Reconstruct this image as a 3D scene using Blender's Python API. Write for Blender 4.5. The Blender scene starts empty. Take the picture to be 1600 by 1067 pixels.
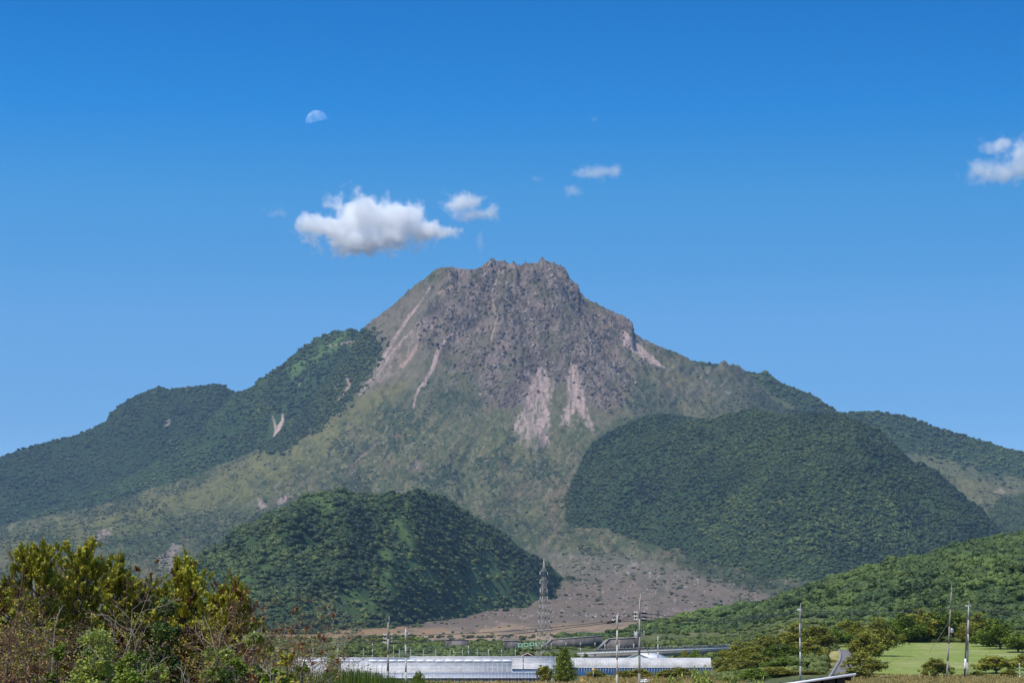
import bpy, math, random
import numpy as np
from mathutils import Vector, Matrix

# ------------------------------------------------------------------ camera, world, sun, exposure
SC = bpy.context.scene
C = SC.collection
FPX, HZ, CZ = 3750.0, 985.0, 8.0            # focal length in photo pixels, horizon row, eye height
TH = math.atan((HZ - 533.5) / FPX)
ST, CT = math.sin(TH), math.cos(TH)
cam_d = bpy.data.cameras.new('camera'); cam = bpy.data.objects.new('camera', cam_d); C.objects.link(cam)
cam_d.sensor_width = 36; cam_d.lens = FPX / 1600 * 36; cam_d.clip_start = 1.0; cam_d.clip_end = 90000
cam.location = (0, 0, CZ); cam.rotation_euler = (math.pi / 2 + TH, 0, 0)
SC.camera = cam

SUN = Vector((-0.36, -0.42, 0.83)).normalized()
SUN_EL = math.asin(SUN.z); SUN_AZ = math.atan2(SUN.x, SUN.y)
w = bpy.data.worlds.new("World"); SC.world = w; w.use_nodes = True
nt = w.node_tree; nt.nodes.clear()
sky = nt.nodes.new('ShaderNodeTexSky'); sky.sky_type = 'NISHITA'; sky.sun_disc = False
sky.sun_elevation = SUN_EL; sky.sun_rotation = SUN_AZ; sky.air_density = 1.0; sky.dust_density = 0.6; sky.ozone_density = 2.5
tc = nt.nodes.new('ShaderNodeTexCoord'); mp = nt.nodes.new('ShaderNodeMapping')
mp.inputs['Location'].default_value = (0, 0, 0.035); mp.inputs['Scale'].default_value = (1, 1, 3.0)
hs = nt.nodes.new('ShaderNodeHueSaturation'); hs.inputs['Saturation'].default_value = 1.38; hs.inputs['Value'].default_value = 1.35; hs.inputs['Hue'].default_value = 0.49
bg = nt.nodes.new('ShaderNodeBackground'); bg.inputs['Strength'].default_value = 0.15
wo = nt.nodes.new('ShaderNodeOutputWorld')
L = nt.links.new
L(tc.outputs['Generated'], mp.inputs['Vector']); L(mp.outputs[0], sky.inputs['Vector'])
sx = nt.nodes.new('ShaderNodeSeparateXYZ'); rp = nt.nodes.new('ShaderNodeValToRGB'); mu = nt.nodes.new('ShaderNodeMix'); mu.data_type = 'RGBA'; mu.blend_type = 'MULTIPLY'
mu.inputs['Factor'].default_value = 1.0; mu.clamp_result = False; K2 = 2.2          # the ramp holds factors up to 2.2
RAMP = [(0.0, (1.2, .9, .84)), (0.083, (1.5, .95, .88)), (0.128, (2.1, 1.20, 1.09)), (0.18, (1.55, 1.28, 1.23)), (0.215, (.38, 1.11, 1.31)), (0.255, (.02, .86, 1.15)), (0.42, (.35, .85, 1.0))]
while len(rp.color_ramp.elements) < len(RAMP): rp.color_ramp.elements.new(0.5)
for e_, (p_, c_) in zip(rp.color_ramp.elements, RAMP): e_.position = p_; e_.color = (c_[0] / K2, c_[1] / K2, c_[2] / K2, 1)
rp.color_ramp.interpolation = 'B_SPLINE' if False else 'LINEAR'
L(tc.outputs['Generated'], sx.inputs[0]); L(sx.outputs['Z'], rp.inputs[0]); L(sky.outputs[0], hs.inputs['Color']); L(hs.outputs[0], mu.inputs[6]); L(rp.outputs[0], mu.inputs[7])
sca = nt.nodes.new('ShaderNodeVectorMath'); sca.operation = 'SCALE'; sca.inputs['Scale'].default_value = K2; L(mu.outputs[2], sca.inputs[0]); L(sca.outputs[0], bg.inputs['Color']); L(bg.outputs[0], wo.inputs[0])

sd = bpy.data.lights.new('sun', 'SUN'); so = bpy.data.objects.new('sun', sd); C.objects.link(so)
sd.energy = 5.0; sd.angle = math.radians(0.53); sd.color = (1.0, 0.93, 0.82)
so.rotation_euler = SUN.to_track_quat('Z', 'Y').to_euler()
SC.view_settings.view_transform = 'Standard'; SC.view_settings.look = 'None'
SC.view_settings.gamma = 1; SC.view_settings.exposure = 0.0
SC.cycles.use_denoising = True
SC.cycles.max_bounces = 32; SC.cycles.diffuse_bounces = 2; SC.cycles.glossy_bounces = 2
SC.cycles.transmission_bounces = 3; SC.cycles.transparent_max_bounces = 12; SC.cycles.volume_bounces = 32

rng = np.random.default_rng(7)
random.seed(7)
PI = math.pi

# ------------------------------------------------------------------ helpers
def P(u, v, D):
    """point at forward distance D seen at photo pixel (u, v)"""
    a = (u - 800) / FPX; b = (533.5 - v) / FPX
    t = D / (CT - b * ST)
    return Vector((a * t, D, CZ + t * (ST + b * CT)))
def proj(x, y, z):
    zr = z - CZ; dep = y * CT + zr * ST
    dep = np.where(dep < 1, 1, dep)
    return 800 + FPX * x / dep, 533.5 - FPX * (-y * ST + zr * CT) / dep
def vtan(v):
    b = (533.5 - v) / FPX
    return (ST + b * CT) / (CT - b * ST)
def sil(a, pts):
    """tan of the elevation of a skyline given in photo pixels, for columns a = x / y"""
    pu = np.array([p[0] for p in pts], float); pv = np.array([p[1] for p in pts], float)
    t = np.full_like(a, 0.05)
    for _ in range(3):
        u = 800 + FPX * a / (CT + t * ST)
        t = vtan(np.interp(u, pu, pv))
    return t
def sm(e0, e1, x):
    t = np.clip((x - e0) / (e1 - e0), 0, 1); return t * t * (3 - 2 * t)
def _h(ix, iy, seed):
    n = (ix.astype(np.int64) * 374761393 + iy.astype(np.int64) * 668265263 + seed * 1442695041) & 0x7fffffff
    n = ((n ^ (n >> 13)) * 1274126177) & 0x7fffffff
    return ((n ^ (n >> 16)) & 0xffff) / 65535.0
def vn(x, y, seed=0):
    x0 = np.floor(x); y0 = np.floor(y); fx = x - x0; fy = y - y0
    fx = fx * fx * (3 - 2 * fx); fy = fy * fy * (3 - 2 * fy)
    a = _h(x0, y0, seed); b = _h(x0 + 1, y0, seed); c = _h(x0, y0 + 1, seed); d = _h(x0 + 1, y0 + 1, seed)
    return (a + (b - a) * fx) * (1 - fy) + (c + (d - c) * fx) * fy
def fbm(x, y, s, o=4, seed=0, g=0.5):
    r = 0; A = 1; T = 0; x = np.asarray(x, float) / s; y = np.asarray(y, float) / s
    for i in range(o):
        r = r + A * (vn(x, y, seed + i * 17) - 0.5) * 2; T += A; A *= g
        x, y = (x * 0.8 - y * 0.6) * 2.03 + 5.2, (x * 0.6 + y * 0.8) * 2.03 + 1.7
    return r / T
def ridged(x, y, s, o=4, seed=0, g=0.5):
    r = 0; A = 1; T = 0; x = np.asarray(x, float) / s; y = np.asarray(y, float) / s
    for i in range(o):
        r = r + A * (1 - np.abs(vn(x, y, seed + i * 17) * 2 - 1) * 2); T += A; A *= g
        x, y = (x * 0.8 - y * 0.6) * 2.03 + 5.2, (x * 0.6 + y * 0.8) * 2.03 + 1.7
    return r / T
def segd(u, v, pts):
    d = np.full(u.shape, 1e9); tt = np.zeros(u.shape); n = len(pts) - 1
    for i in range(n):
        ax, ay = pts[i][:2]; bx, by = pts[i + 1][:2]
        L2 = (bx - ax) ** 2 + (by - ay) ** 2 + 1e-9
        t = np.clip(((u - ax) * (bx - ax) + (v - ay) * (by - ay)) / L2, 0, 1)
        dd = np.hypot(u - ax - t * (bx - ax), v - ay - t * (by - ay))
        m = dd < d; d = np.where(m, dd, d); tt = np.where(m, (i + t) / n, tt)
    return d, tt
def poly(u, v, pts, soft=3, amp=0, nz=None):
    """soft-edged polygon mask over photo pixels, its edge pushed by the noise nz"""
    out = np.zeros(u.shape); pu = [p[0] for p in pts]; pv = [p[1] for p in pts]; mg = soft + amp + 2
    s = (u > min(pu) - mg) & (u < max(pu) + mg) & (v > min(pv) - mg) & (v < max(pv) + mg)
    if not s.any(): return out
    U = u[s]; V = v[s]; ins = np.zeros(U.shape, bool); q = list(pts) + [pts[0]]
    for i in range(len(pts)):
        x0, y0 = q[i][:2]; x1, y1 = q[i + 1][:2]
        if y0 == y1: continue
        c = ((y0 > V) != (y1 > V)) & (U < (x1 - x0) * (V - y0) / (y1 - y0) + x0); ins ^= c
    d, _ = segd(U, V, q)
    d = np.where(ins, d, -d) + (nz[s] * amp if nz is not None else 0)
    out[s] = sm(-soft, soft, d); return out
def line(u, v, pts, w0, w1, soft=1.2, nz=None, amp=0):
    pu = [p[0] for p in pts]; pv = [p[1] for p in pts]; mg = max(w0, w1) + soft + amp + 2
    out = np.zeros(u.shape)
    s = (u > min(pu) - mg) & (u < max(pu) + mg) & (v > min(pv) - mg) & (v < max(pv) + mg)
    if not s.any(): return out
    d, t = segd(u[s], v[s], pts)
    wd = w0 + (w1 - w0) * t + (nz[s] * amp if nz is not None else 0)
    out[s] = sm(soft, -soft, d - wd) if False else 1 - sm(-soft, soft, d - wd); return out

def mesh(name, V, faces, mats=None, smooth=False, col=None, matidx=None):
    """faces: list of int arrays, each (n, k)"""
    me = bpy.data.meshes.new(name)
    V = np.asarray(V, np.float32); me.vertices.add(len(V)); me.vertices.foreach_set('co', V.ravel())
    faces = [np.asarray(f, np.int32) for f in faces if len(f)]
    nl = sum(f.size for f in faces); nf = sum(len(f) for f in faces)
    me.loops.add(nl); me.polygons.add(nf)
    me.loops.foreach_set('vertex_index', np.concatenate([f.ravel() for f in faces]))
    tot = np.concatenate([np.full(len(f), f.shape[1]) for f in faces])
    me.polygons.foreach_set('loop_start', (np.cumsum(tot) - tot).astype(np.int32))
    if smooth: me.polygons.foreach_set('use_smooth', np.ones(nf, bool))
    if matidx is not None: me.polygons.foreach_set('material_index', np.asarray(matidx, np.int32))
    for m in mats or []: me.materials.append(m)
    if col is not None:
        at = me.color_attributes.new('Col', 'FLOAT_COLOR', 'POINT')
        c4 = np.ones((len(V), 4), np.float32); c4[:, :3] = col
        at.data.foreach_set('color', c4.ravel())
    me.update(calc_edges=True)
    return me
def obj(name, me, parent=None, loc=None, rot=None):
    o = bpy.data.objects.new(name, me); C.objects.link(o); o.parent = parent
    if loc is not None: o.location = loc
    if rot is not None: o.rotation_euler = rot
    return o
def tag(o, label=None, cat=None, kind=None, group=None):
    if label: o['label'] = label
    if cat: o['category'] = cat
    if kind: o['kind'] = kind
    if group: o['group'] = group
    return o
def empty(name, loc=(0, 0, 0), rz=0):
    o = bpy.data.objects.new(name, None); C.objects.link(o); o.location = loc; o.rotation_euler = (0, 0, rz); return o
def dup(root, loc, rz=0, s=1.0, label=None):
    r = root.copy(); C.objects.link(r); r.location = loc; r.rotation_euler = (root.rotation_euler[0], root.rotation_euler[1], rz)
    r.scale = (s, s, s) if not isinstance(s, tuple) else s
    if label: r['label'] = label
    for ch in list(root.children):
        c = ch.copy(); C.objects.link(c); c.parent = r
        for g in ch.children:
            d = g.copy(); C.objects.link(d); d.parent = c
    return r

class MB:
    """collects boxes, frustums and quads for one mesh"""
    def __init__(s): s.V = []; s.F3 = []; s.F4 = []; s.n = 0
    def add(s, V, F4=None, F3=None):
        V = np.asarray(V, float)
        if F4 is not None and len(F4): s.F4.append(np.asarray(F4) + s.n)
        if F3 is not None and len(F3): s.F3.append(np.asarray(F3) + s.n)
        s.V.append(V); s.n += len(V)
    def box(s, c, d, R=None):
        h = np.array(d) / 2
        v = np.array([(x, y, z) for x in (-1, 1) for y in (-1, 1) for z in (-1, 1)]) * h
        if R is not None: v = v @ np.array(R).T
        s.add(v + np.array(c), [(0, 1, 3, 2), (4, 6, 7, 5), (0, 4, 5, 1), (2, 3, 7, 6), (0, 2, 6, 4), (1, 5, 7, 3)])
    def hexa(s, p):   # 8 corners: bottom 4 then top 4, both counter-clockwise
        s.add(p, [(3, 2, 1, 0), (4, 5, 6, 7), (0, 1, 5, 4), (1, 2, 6, 5), (2, 3, 7, 6), (3, 0, 4, 7)])
    def tube(s, p0, p1, r0, r1=None, n=6):
        s.tubes([p0], [p1], [r0], [r0 if r1 is None else r1], n)
    def tubes(s, A, B, r0, r1, n=5):
        A = np.asarray(A, float); B = np.asarray(B, float); r0 = np.asarray(r0, float); r1 = np.asarray(r1, float)
        d = B - A; d /= np.linalg.norm(d, axis=1)[:, None] + 1e-9
        ref = np.where(np.abs(d[:, 2:3]) < 0.9, np.array([[0, 0, 1.0]]), np.array([[1.0, 0, 0]]))
        e1 = np.cross(d, ref); e1 /= np.linalg.norm(e1, axis=1)[:, None]; e2 = np.cross(d, e1)
        k = np.arange(n) * 2 * PI / n
        ring = e1[:, None, :] * np.cos(k)[None, :, None] + e2[:, None, :] * np.sin(k)[None, :, None]
        V = np.concatenate([A[:, None] + ring * r0[:, None, None], B[:, None] + ring * r1[:, None, None]], 1)
        m = len(A); base = (np.arange(m) * 2 * n)[:, None, None]
        i = np.arange(n); j = (i + 1) % n
        q = np.stack([i, i + n, j + n, j], 1)[None] + base
        s.add(V.reshape(-1, 3), q.reshape(-1, 4))
        if m <= 40 and n <= 12:
            for b in range(m):
                o = b * 2 * n + s.n - m * 2 * n
                for t in range(1, n - 1):
                    s.F3.append(np.array([(o, o + t, o + t + 1), (o + n, o + n + t + 1, o + n + t)]))
    def lathe(s, c, prof, n=10):
        c = np.array(c, float); k = np.arange(n) * 2 * PI / n; V = []
        for r, z in prof: V.append(np.stack([np.cos(k) * r, np.sin(k) * r, np.full(n, z)], 1))
        V = np.concatenate(V) + c; F = []
        for a in range(len(prof) - 1):
            for i in range(n):
                j = (i + 1) % n; F.append((a * n + i, a * n + j, a * n + n + j, a * n + n + i))
        s.add(V, F)
    def leaves(s, P0, size, up=0.35, asp=0.6, nrm=None):
        """one folded-diamond leaf face per point, randomly facing"""
        P0 = np.asarray(P0, float); m = len(P0)
        N = rng.normal(size=(m, 3)); N[:, 2] += up * 3
        if nrm is not None: N += nrm * 1.5
        N /= np.linalg.norm(N, axis=1)[:, None]
        T = np.cross(N, rng.normal(size=(m, 3))); T /= np.linalg.norm(T, axis=1)[:, None] + 1e-9
        B = np.cross(N, T); sz = np.asarray(size) * rng.uniform(0.6, 1.35, m); sz = sz[:, None]
        V = np.stack([P0 - T * sz, P0 + B * sz * asp + N * sz * .12, P0 + T * sz, P0 - B * sz * asp + N * sz * .12], 1).reshape(-1, 3)
        s.add(V, np.arange(m * 4).reshape(-1, 4))
    def build(s, name, mats, parent=None, smooth=False, matidx=None):
        F = []
        if s.F4: F.append(np.concatenate([np.reshape(f, (-1, 4)) for f in s.F4]))
        if s.F3: F.append(np.concatenate([np.reshape(f, (-1, 3)) for f in s.F3]))
        return obj(name, mesh(name, np.concatenate(s.V), F, [mats] if not isinstance(mats, list) else mats, smooth, matidx=matidx), parent)

# ------------------------------------------------------------------ materials
def nodemat(name):
    m = bpy.data.materials.new(name); m.use_nodes = True; t = m.node_tree; t.nodes.clear()
    o = t.nodes.new('ShaderNodeOutputMaterial'); b = t.nodes.new('ShaderNodeBsdfPrincipled')
    t.links.new(b.outputs[0], o.inputs[0]); return m, t, b
def mat(name, col, rough=0.7, var=0.25, scale=3.0, metal=0.0, col2=None, bump=0.0, coords='Object', spec=0.4, stretch=None):
    m, t, b = nodemat(name)
    b.inputs['Roughness'].default_value = rough; b.inputs['Metallic'].default_value = metal
    b.inputs['Specular IOR Level'].default_value = spec
    tc = t.nodes.new('ShaderNodeTexCoord'); n = t.nodes.new('ShaderNodeTexNoise')
    n.inputs['Scale'].default_value = scale; n.inputs['Detail'].default_value = 6; n.inputs['Roughness'].default_value = 0.65
    src = tc.outputs[coords]
    if stretch:
        mp = t.nodes.new('ShaderNodeMapping'); mp.inputs['Scale'].default_value = stretch; t.links.new(src, mp.inputs[0]); src = mp.outputs[0]
    t.links.new(src, n.inputs['Vector'])
    r = t.nodes.new('ShaderNodeValToRGB'); e = r.color_ramp.elements
    c = np.array(col); c2 = np.array(col2) if col2 is not None else c * (1 - var)
    e[0].position = 0.35; e[1].position = 0.65
    e[0].color = (*c2, 1); e[1].color = (*np.minimum(c * (1 + var * .5), 1), 1)
    t.links.new(n.outputs['Fac'], r.inputs[0]); t.links.new(r.outputs[0], b.inputs['Base Color'])
    if bump:
        bp = t.nodes.new('ShaderNodeBump'); bp.inputs['Strength'].default_value = bump; bp.inputs['Distance'].default_value = 0.05
        t.links.new(n.outputs['Fac'], bp.inputs['Height']); t.links.new(bp.outputs[0], b.inputs['Normal'])
    return m
def leafmat(name, ca, cb, trans=0.25, scale=2.0, instancer=False, rough=0.55):
    """two-tone leaf colour: patches of noise plus a value of its own for each object or scattered plant"""
    m, t, b = nodemat(name)
    b.inputs['Roughness'].default_value = rough; b.inputs['Specular IOR Level'].default_value = 0.25
    geo = t.nodes.new('ShaderNodeNewGeometry'); n = t.nodes.new('ShaderNodeTexNoise'); n.inputs['Scale'].default_value = scale
    n.inputs['Detail'].default_value = 4; t.links.new(geo.outputs['Position'], n.inputs['Vector'])
    oi = t.nodes.new('ShaderNodeObjectInfo')
    add = t.nodes.new('ShaderNodeMath'); add.operation = 'ADD'
    rnd = oi.outputs['Random']
    if instancer:
        at = t.nodes.new('ShaderNodeAttribute'); at.attribute_type = 'INSTANCER'; at.attribute_name = 'tint'; rnd = at.outputs['Fac']
    mul = t.nodes.new('ShaderNodeMath'); mul.operation = 'MULTIPLY'; mul.inputs[1].default_value = 0.9 if instancer else 0.35
    t.links.new(rnd, mul.inputs[0]); t.links.new(n.outputs['Fac'], add.inputs[0]); t.links.new(mul.outputs[0], add.inputs[1])
    isl = t.nodes.new('ShaderNodeMath'); isl.operation = 'MULTIPLY_ADD'; isl.inputs[1].default_value = 0.5 if not instancer else 0.25
    t.links.new(geo.outputs['Random Per Island'], isl.inputs[0]); t.links.new(add.outputs[0], isl.inputs[2])
    r = t.nodes.new('ShaderNodeValToRGB'); e = r.color_ramp.elements; e[0].position = 0.35; e[1].position = 1.25 if not instancer else 1.35
    e[0].position = 0.4; e[1].position = 1.0
    sc = t.nodes.new('ShaderNodeMath'); sc.operation = 'MULTIPLY'; sc.inputs[1].default_value = 0.72 if not instancer else 0.62
    t.links.new(isl.outputs[0], sc.inputs[0]); t.links.new(sc.outputs[0], r.inputs[0])
    e[0].position = 0.3; e[1].position = 0.85
    e[0].color = (*ca, 1); e[1].color = (*cb, 1)
    t.links.new(r.outputs[0], b.inputs['Base Color'])
    if trans:
        tr = t.nodes.new('ShaderNodeBsdfTranslucent'); mx = t.nodes.new('ShaderNodeMixShader'); mx.inputs[0].default_value = trans
        t.links.new(r.outputs[0], tr.inputs[0]); t.links.new(b.outputs[0], mx.inputs[1]); t.links.new(tr.outputs[0], mx.inputs[2])
        t.links.new(mx.outputs[0], t.nodes['Material Output'].inputs[0])
    return m
def terrainmat(name, nscale=0.12, var=0.35, bump=1.0, bdist=1.5):
    m, t, b = nodemat(name); b.inputs['Roughness'].default_value = 0.95; b.inputs['Specular IOR Level'].default_value = 0.1
    at = t.nodes.new('ShaderNodeVertexColor'); at.layer_name = 'Col'
    geo = t.nodes.new('ShaderNodeNewGeometry'); n = t.nodes.new('ShaderNodeTexNoise')
    n.inputs['Scale'].default_value = nscale; n.inputs['Detail'].default_value = 8; n.inputs['Roughness'].default_value = 0.7
    t.links.new(geo.outputs['Position'], n.inputs['Vector'])
    mr = t.nodes.new('ShaderNodeMapRange'); mr.inputs[1].default_value = 0.3; mr.inputs[2].default_value = 0.7
    mr.inputs[3].default_value = 1 - var; mr.inputs[4].default_value = 1 + var; t.links.new(n.outputs['Fac'], mr.inputs[0])
    vm = t.nodes.new('ShaderNodeVectorMath'); vm.operation = 'SCALE'
    t.links.new(at.outputs['Color'], vm.inputs[0]); t.links.new(mr.outputs[0], vm.inputs['Scale']); t.links.new(vm.outputs[0], b.inputs['Base Color'])
    bp = t.nodes.new('ShaderNodeBump'); bp.inputs['Strength'].default_value = bump; bp.inputs['Distance'].default_value = bdist
    t.links.new(n.outputs['Fac'], bp.inputs['Height']); t.links.new(bp.outputs[0], b.inputs['Normal'])
    return m
M_TERR = terrainmat('mountain ground', 0.1, 0.3, 1.0, 4.0)
M_GRND = terrainmat('plain ground', 0.9, 0.35, 0.8, 0.5)

# ------------------------------------------------------------------ terrain heights
YC = 8700.0
CONE_R = [0, 150, 250, 400, 530, 700, 900, 1150, 1500, 1900, 2400, 3200, 4400, 5700, 7000]
CONE_H = [1350, 1335, 1290, 1160, 1040, 830, 650, 520, 410, 315, 228, 128, 42, 4, 0]
_fine_r = np.linspace(0, 7000, 1401)
_fh = np.interp(_fine_r, CONE_R, CONE_H)
_k = np.ones(25) / 25; _fh = np.convolve(np.pad(_fh, 12, 'edge'), _k, 'valid')
SIL_C = [(0, 850), (300, 755), (430, 690), (540, 560), (566, 516), (572, 508), (590, 495), (608, 482), (630, 462), (655, 440), (664, 436), (672, 428), (682, 420), (690, 418), (700, 417.5),
         (720, 420), (742, 421), (752, 417), (757, 413), (762, 410), (766, 404), (770, 402), (773, 406), (780, 408), (790, 406.5), (800, 408), (806, 412), (812, 416), (818, 412), (821, 409), (825, 412),
         (833, 411), (840, 411), (845, 405), (848, 402.5), (851, 406), (856, 408), (861, 411), (866, 409), (871, 408.5), (874, 412), (882, 417), (886, 424), (890, 434),
         (896, 441), (904, 446), (905, 456), (908, 462), (917, 469), (930, 473), (943, 480), (955, 486), (962, 489), (975, 494), (988, 501), (990, 514), (991, 520), (1005, 530),
         (1030, 541), (1060, 552), (1085, 566), (1150, 600), (1250, 660), (1600, 800)]
SIL_B = [(-200, 900), (0, 822), (122, 777), (224, 731), (308, 675), (366, 613), (385, 606), (398, 600), (401, 592), (412, 587), (425, 577), (440, 569), (450, 560), (465, 547), (468, 543), (488, 533), (495, 526), (512, 522), (518, 516), (535, 515), (548, 512.5), (556, 513), (566, 520), (590, 540), (640, 600), (760, 760)]
SIL_A = [(-300, 800), (-100, 735), (0, 711), (30, 701), (60, 691), (85, 686), (120, 677), (148, 665), (166, 655), (170, 645), (185, 633), (200, 622), (222, 611), (240, 604), (248, 602), (262, 606), (280, 604), (300, 602), (325, 599), (338, 597), (350, 600), (360, 606), (368, 611), (392, 606), (430, 640), (560, 800)]
SIL_D = [(900, 700), (1000, 590), (1060, 560), (1080, 562), (1090, 563), (1120, 567), (1150, 574), (1175, 580), (1186, 581), (1195, 579), (1204, 584), (1225, 598), (1250, 607), (1280, 620), (1288, 628), (1308, 640), (1325, 643), (1345, 640), (1370, 641), (1400, 645), (1415, 647), (1440, 658), (1470, 668), (1500, 677), (1540, 687), (1570, 697), (1600, 704), (1750, 745), (2000, 800)]

def Hbase(x, y):
    """smooth volcano cone running out into the plain, plus the low land before it"""
    dx = x; dy = y - YC
    ang = np.arctan2(-dy, dx)                       # 0 = right, pi/2 = towards the viewer
    r = np.hypot(dx, dy)
    r = r * (1 - 0.24 * sm(0.1, 0.9, np.cos(ang)) * sm(250, 800, r))
    return np.interp(r, _fine_r, _fh), r, ang
def Hplain(x, y):
    b, r, ang = Hbase(x, y)
    z = b * sm(1500, 3400, y)
    a = x / np.maximum(y, 60)
    # land on the right climbs gently away from the camera; a field and a lane lie on it
    rr = sm(0.085, 0.125, a) * sm(300, 420, y)
    z = z + rr * np.interp(y, [0, 370, 420, 500, 560, 700, 1100, 2200, 4000], [0, 1.2, 2.2, 3.6, 4.9, 6, 9, 14, 0])
    mid = np.exp(-((a - 0.1) / 0.05) ** 2) * sm(700, 1200, y) * (1 - sm(1900, 2600, y)) * 3
    lev = 5.5 * np.exp(-((y - 1330 - 0.25 * x) / 45) ** 2) * (0.75 + 0.25 * fbm(x, y, 90, 2, 91)) * (1 - sm(-0.05, -0.02, a) * (1 - sm(0.03, 0.05, a)) * 0.8)
    z = z + mid + lev + 0.35 * fbm(x, y, 60, 3, 5) * sm(150, 400, y)
    pad = np.where(x < 12, sm(378, 386, y), sm(428, 445, y)) * (1 - sm(520, 600, y)) * (1 - sm(30, 40, x))
    z = z - pad * np.interp(x, [-200, 6, 16, 50], [2.0, 2.0, 1.0, 1.0])
    kn = 4.2 * np.exp(-(((x + 14) / 13) ** 2) ** 2 - (((y - 78) / 30) ** 2) ** 2)
    return z + kn
NAMED_U = np.array([-0.5, 0.5])
def dome_mask(r, x, y):
    return 1 - sm(560, 900, r + 70 * fbm(x, y, 160, 3, 40))
_aT = np.linspace(-0.24, 0.24, 1500)
_dC = None; _dF = None
def Hvolc(x, y, corr=True):
    b, r, ang = Hbase(x, y)
    dm = dome_mask(r, x, y)
    sl = sm(600, 1300, r) * (1 - sm(3200, 5200, r))
    # gullies that run down the slope
    ga = ang * 9.0 + 0.35 * fbm(x, y, 500, 2, 3)
    gul = ridged(ga * 100, r * 0.10, 100, 4, 11)
    z = b + sl * (gul * 26 + fbm(x, y, 240, 4, 21) * 20 + ridged(ga * 330, r * 0.10, 100, 3, 15) * 7 + fbm(x, y, 45, 3, 33) * 5.0)
    up = dm * sm(0, 120, r)
    wx = x + 40 * fbm(x, y, 130, 2, 57); z = z + up * (ridged(ang * 520 + 60 * fbm(x, y, 200, 2, 58), r * 0.30, 120, 3, 71) * 40 + ridged(wx, y * 0.8, 95, 4, 51, 0.62) * 30 + ridged(wx, y, 34, 3, 59, .6) * 12 + fbm(x, y, 14, 2, 61, 0.7) * 5)
    z = z + (1 - dm) * fbm(x, y, 14, 2, 63) * 1.6 * sm(5600, 3500, r) if False else z + (1 - dm) * fbm(x, y, 14, 2, 63) * 1.6 * (1 - sm(3500, 5600, r))
    if corr:
        a = x / np.maximum(y, 60)
        cr = np.interp(a, _aT, _dC); bmax = np.interp(a, _aT, _zM)
        z = z + (cr * sm(0.5, 0.95, b / np.maximum(bmax, 100)) + np.interp(a, _aT, _dF) * sm(0.90, 0.985, b / np.maximum(bmax, 100))) * sm(0.0, 1.0, 1.0 - np.maximum(0, np.abs(y - YC) - 900) / 400)
    return z
def _calib():
    global _dC, _dF, _zM
    ys = np.arange(7900, 9300, 8.0)
    A, Y = np.meshgrid(_aT, ys, indexing='ij')
    Z = Hvolc(A * Y, Y, False); T = (Z - CZ) / Y
    i = T.argmax(1); k = np.arange(len(_aT))
    tgt = sil(_aT, SIL_C)
    d = (tgt - T[k, i]) * Y[k, i]
    u = 800 + FPX * _aT / (CT + tgt * ST)
    wgt = sm(540, 575, u) * (1 - sm(1085, 1140, u))
    _dC = d * wgt; _dF = np.zeros_like(_dC); _zM = Hbase(_aT * YC, np.full_like(_aT, YC))[0]
    for _ in range(3):
        Z = Hvolc(A * Y, Y, True); T = (Z - CZ) / Y; i = T.argmax(1)
        tot = _dC + _dF + (tgt - T[k, i]) * Y[k, i] * wgt
        kk = np.hanning(121); _dC = np.convolve(np.pad(tot, 60, 'edge'), kk / kk.sum(), 'valid'); _dF = np.clip(tot - _dC, -26, 20)
_calib()
def ridge(x, y, SILP, Dc, kf, kb, rel, seed, conc=0.0):
    a = x / np.maximum(y, 60)
    Hc = CZ + sil(a, SILP) * Dc - 5.0
    d = Dc - y
    z = Hc - np.where(d > 0, kf * d - conc * np.clip(d, 0, None) ** 2, -kb * d)
    # spurs and ravines falling from the crest, nothing at the crest itself
    n = ridged(x, y * 0.35, 260, 4, seed) * rel + fbm(x, y, 60, 3, seed + 3) * rel * 0.3
    return z + n * sm(0, 250, np.abs(d)) + fbm(x, y, 14, 2, seed + 9) * 2.5
def HB(x, y): return ridge(x, y, SIL_B, 9250, 0.72, 0.8, 22, 101)
def HA(x, y): return ridge(x, y, SIL_A, 10200, 0.62, 0.8, 30, 131)
def HD(x, y): return ridge(x, y, SIL_D, 9300, 0.60, 0.8, 22, 161)

SIL_E = [(860, 860), (893, 775), (905, 740), (915, 715), (925, 702), (940, 688), (955, 676), (970, 665), (990, 655), (1010, 648), (1035, 646), (1060, 648), (1085, 653), (1110, 656), (1130, 658), (1145, 653), (1160, 650), (1180, 648), (1200, 648), (1230, 651), (1260, 652), (1290, 655), (1320, 661), (1345, 672), (1370, 690), (1400, 715), (1420, 732), (1440, 745), (1480, 772), (1510, 797), (1540, 825), (1600, 900), (1700, 960)]
BAS_E = [(860, 740), (905, 745), (935, 800), (1000, 842), (1050, 865), (1090, 885), (1150, 905), (1230, 922), (1320, 915), (1400, 900), (1540, 860), (1700, 850)]
SIL_F = [(230, 960), (300, 893), (320, 876), (340, 862), (380, 835), (410, 815), (430, 805), (460, 794), (490, 786), (515, 779), (535, 775), (555, 778), (575, 783), (600, 784), (625, 779), (645, 775), (665, 776), (690, 782), (715, 792), (740, 806), (760, 818), (780, 830), (805, 850), (830, 869), (850, 887), (865, 903), (880, 920), (940, 980)]
BAS_F = [(230, 992), (330, 992), (500, 990), (600, 984), (650, 973), (700, 955), (760, 943), (830, 930), (880, 917), (940, 905)]
SIL_G = [(880, 990), (950, 982), (1000, 969), (1050, 957), (1100, 948), (1150, 940), (1200, 931), (1225, 922), (1250, 911), (1300, 893), (1350, 880), (1400, 870), (1450, 859), (1480, 849), (1510, 840), (1540, 833), (1570, 829), (1600, 826), (1700, 800), (1900, 780)]

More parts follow.
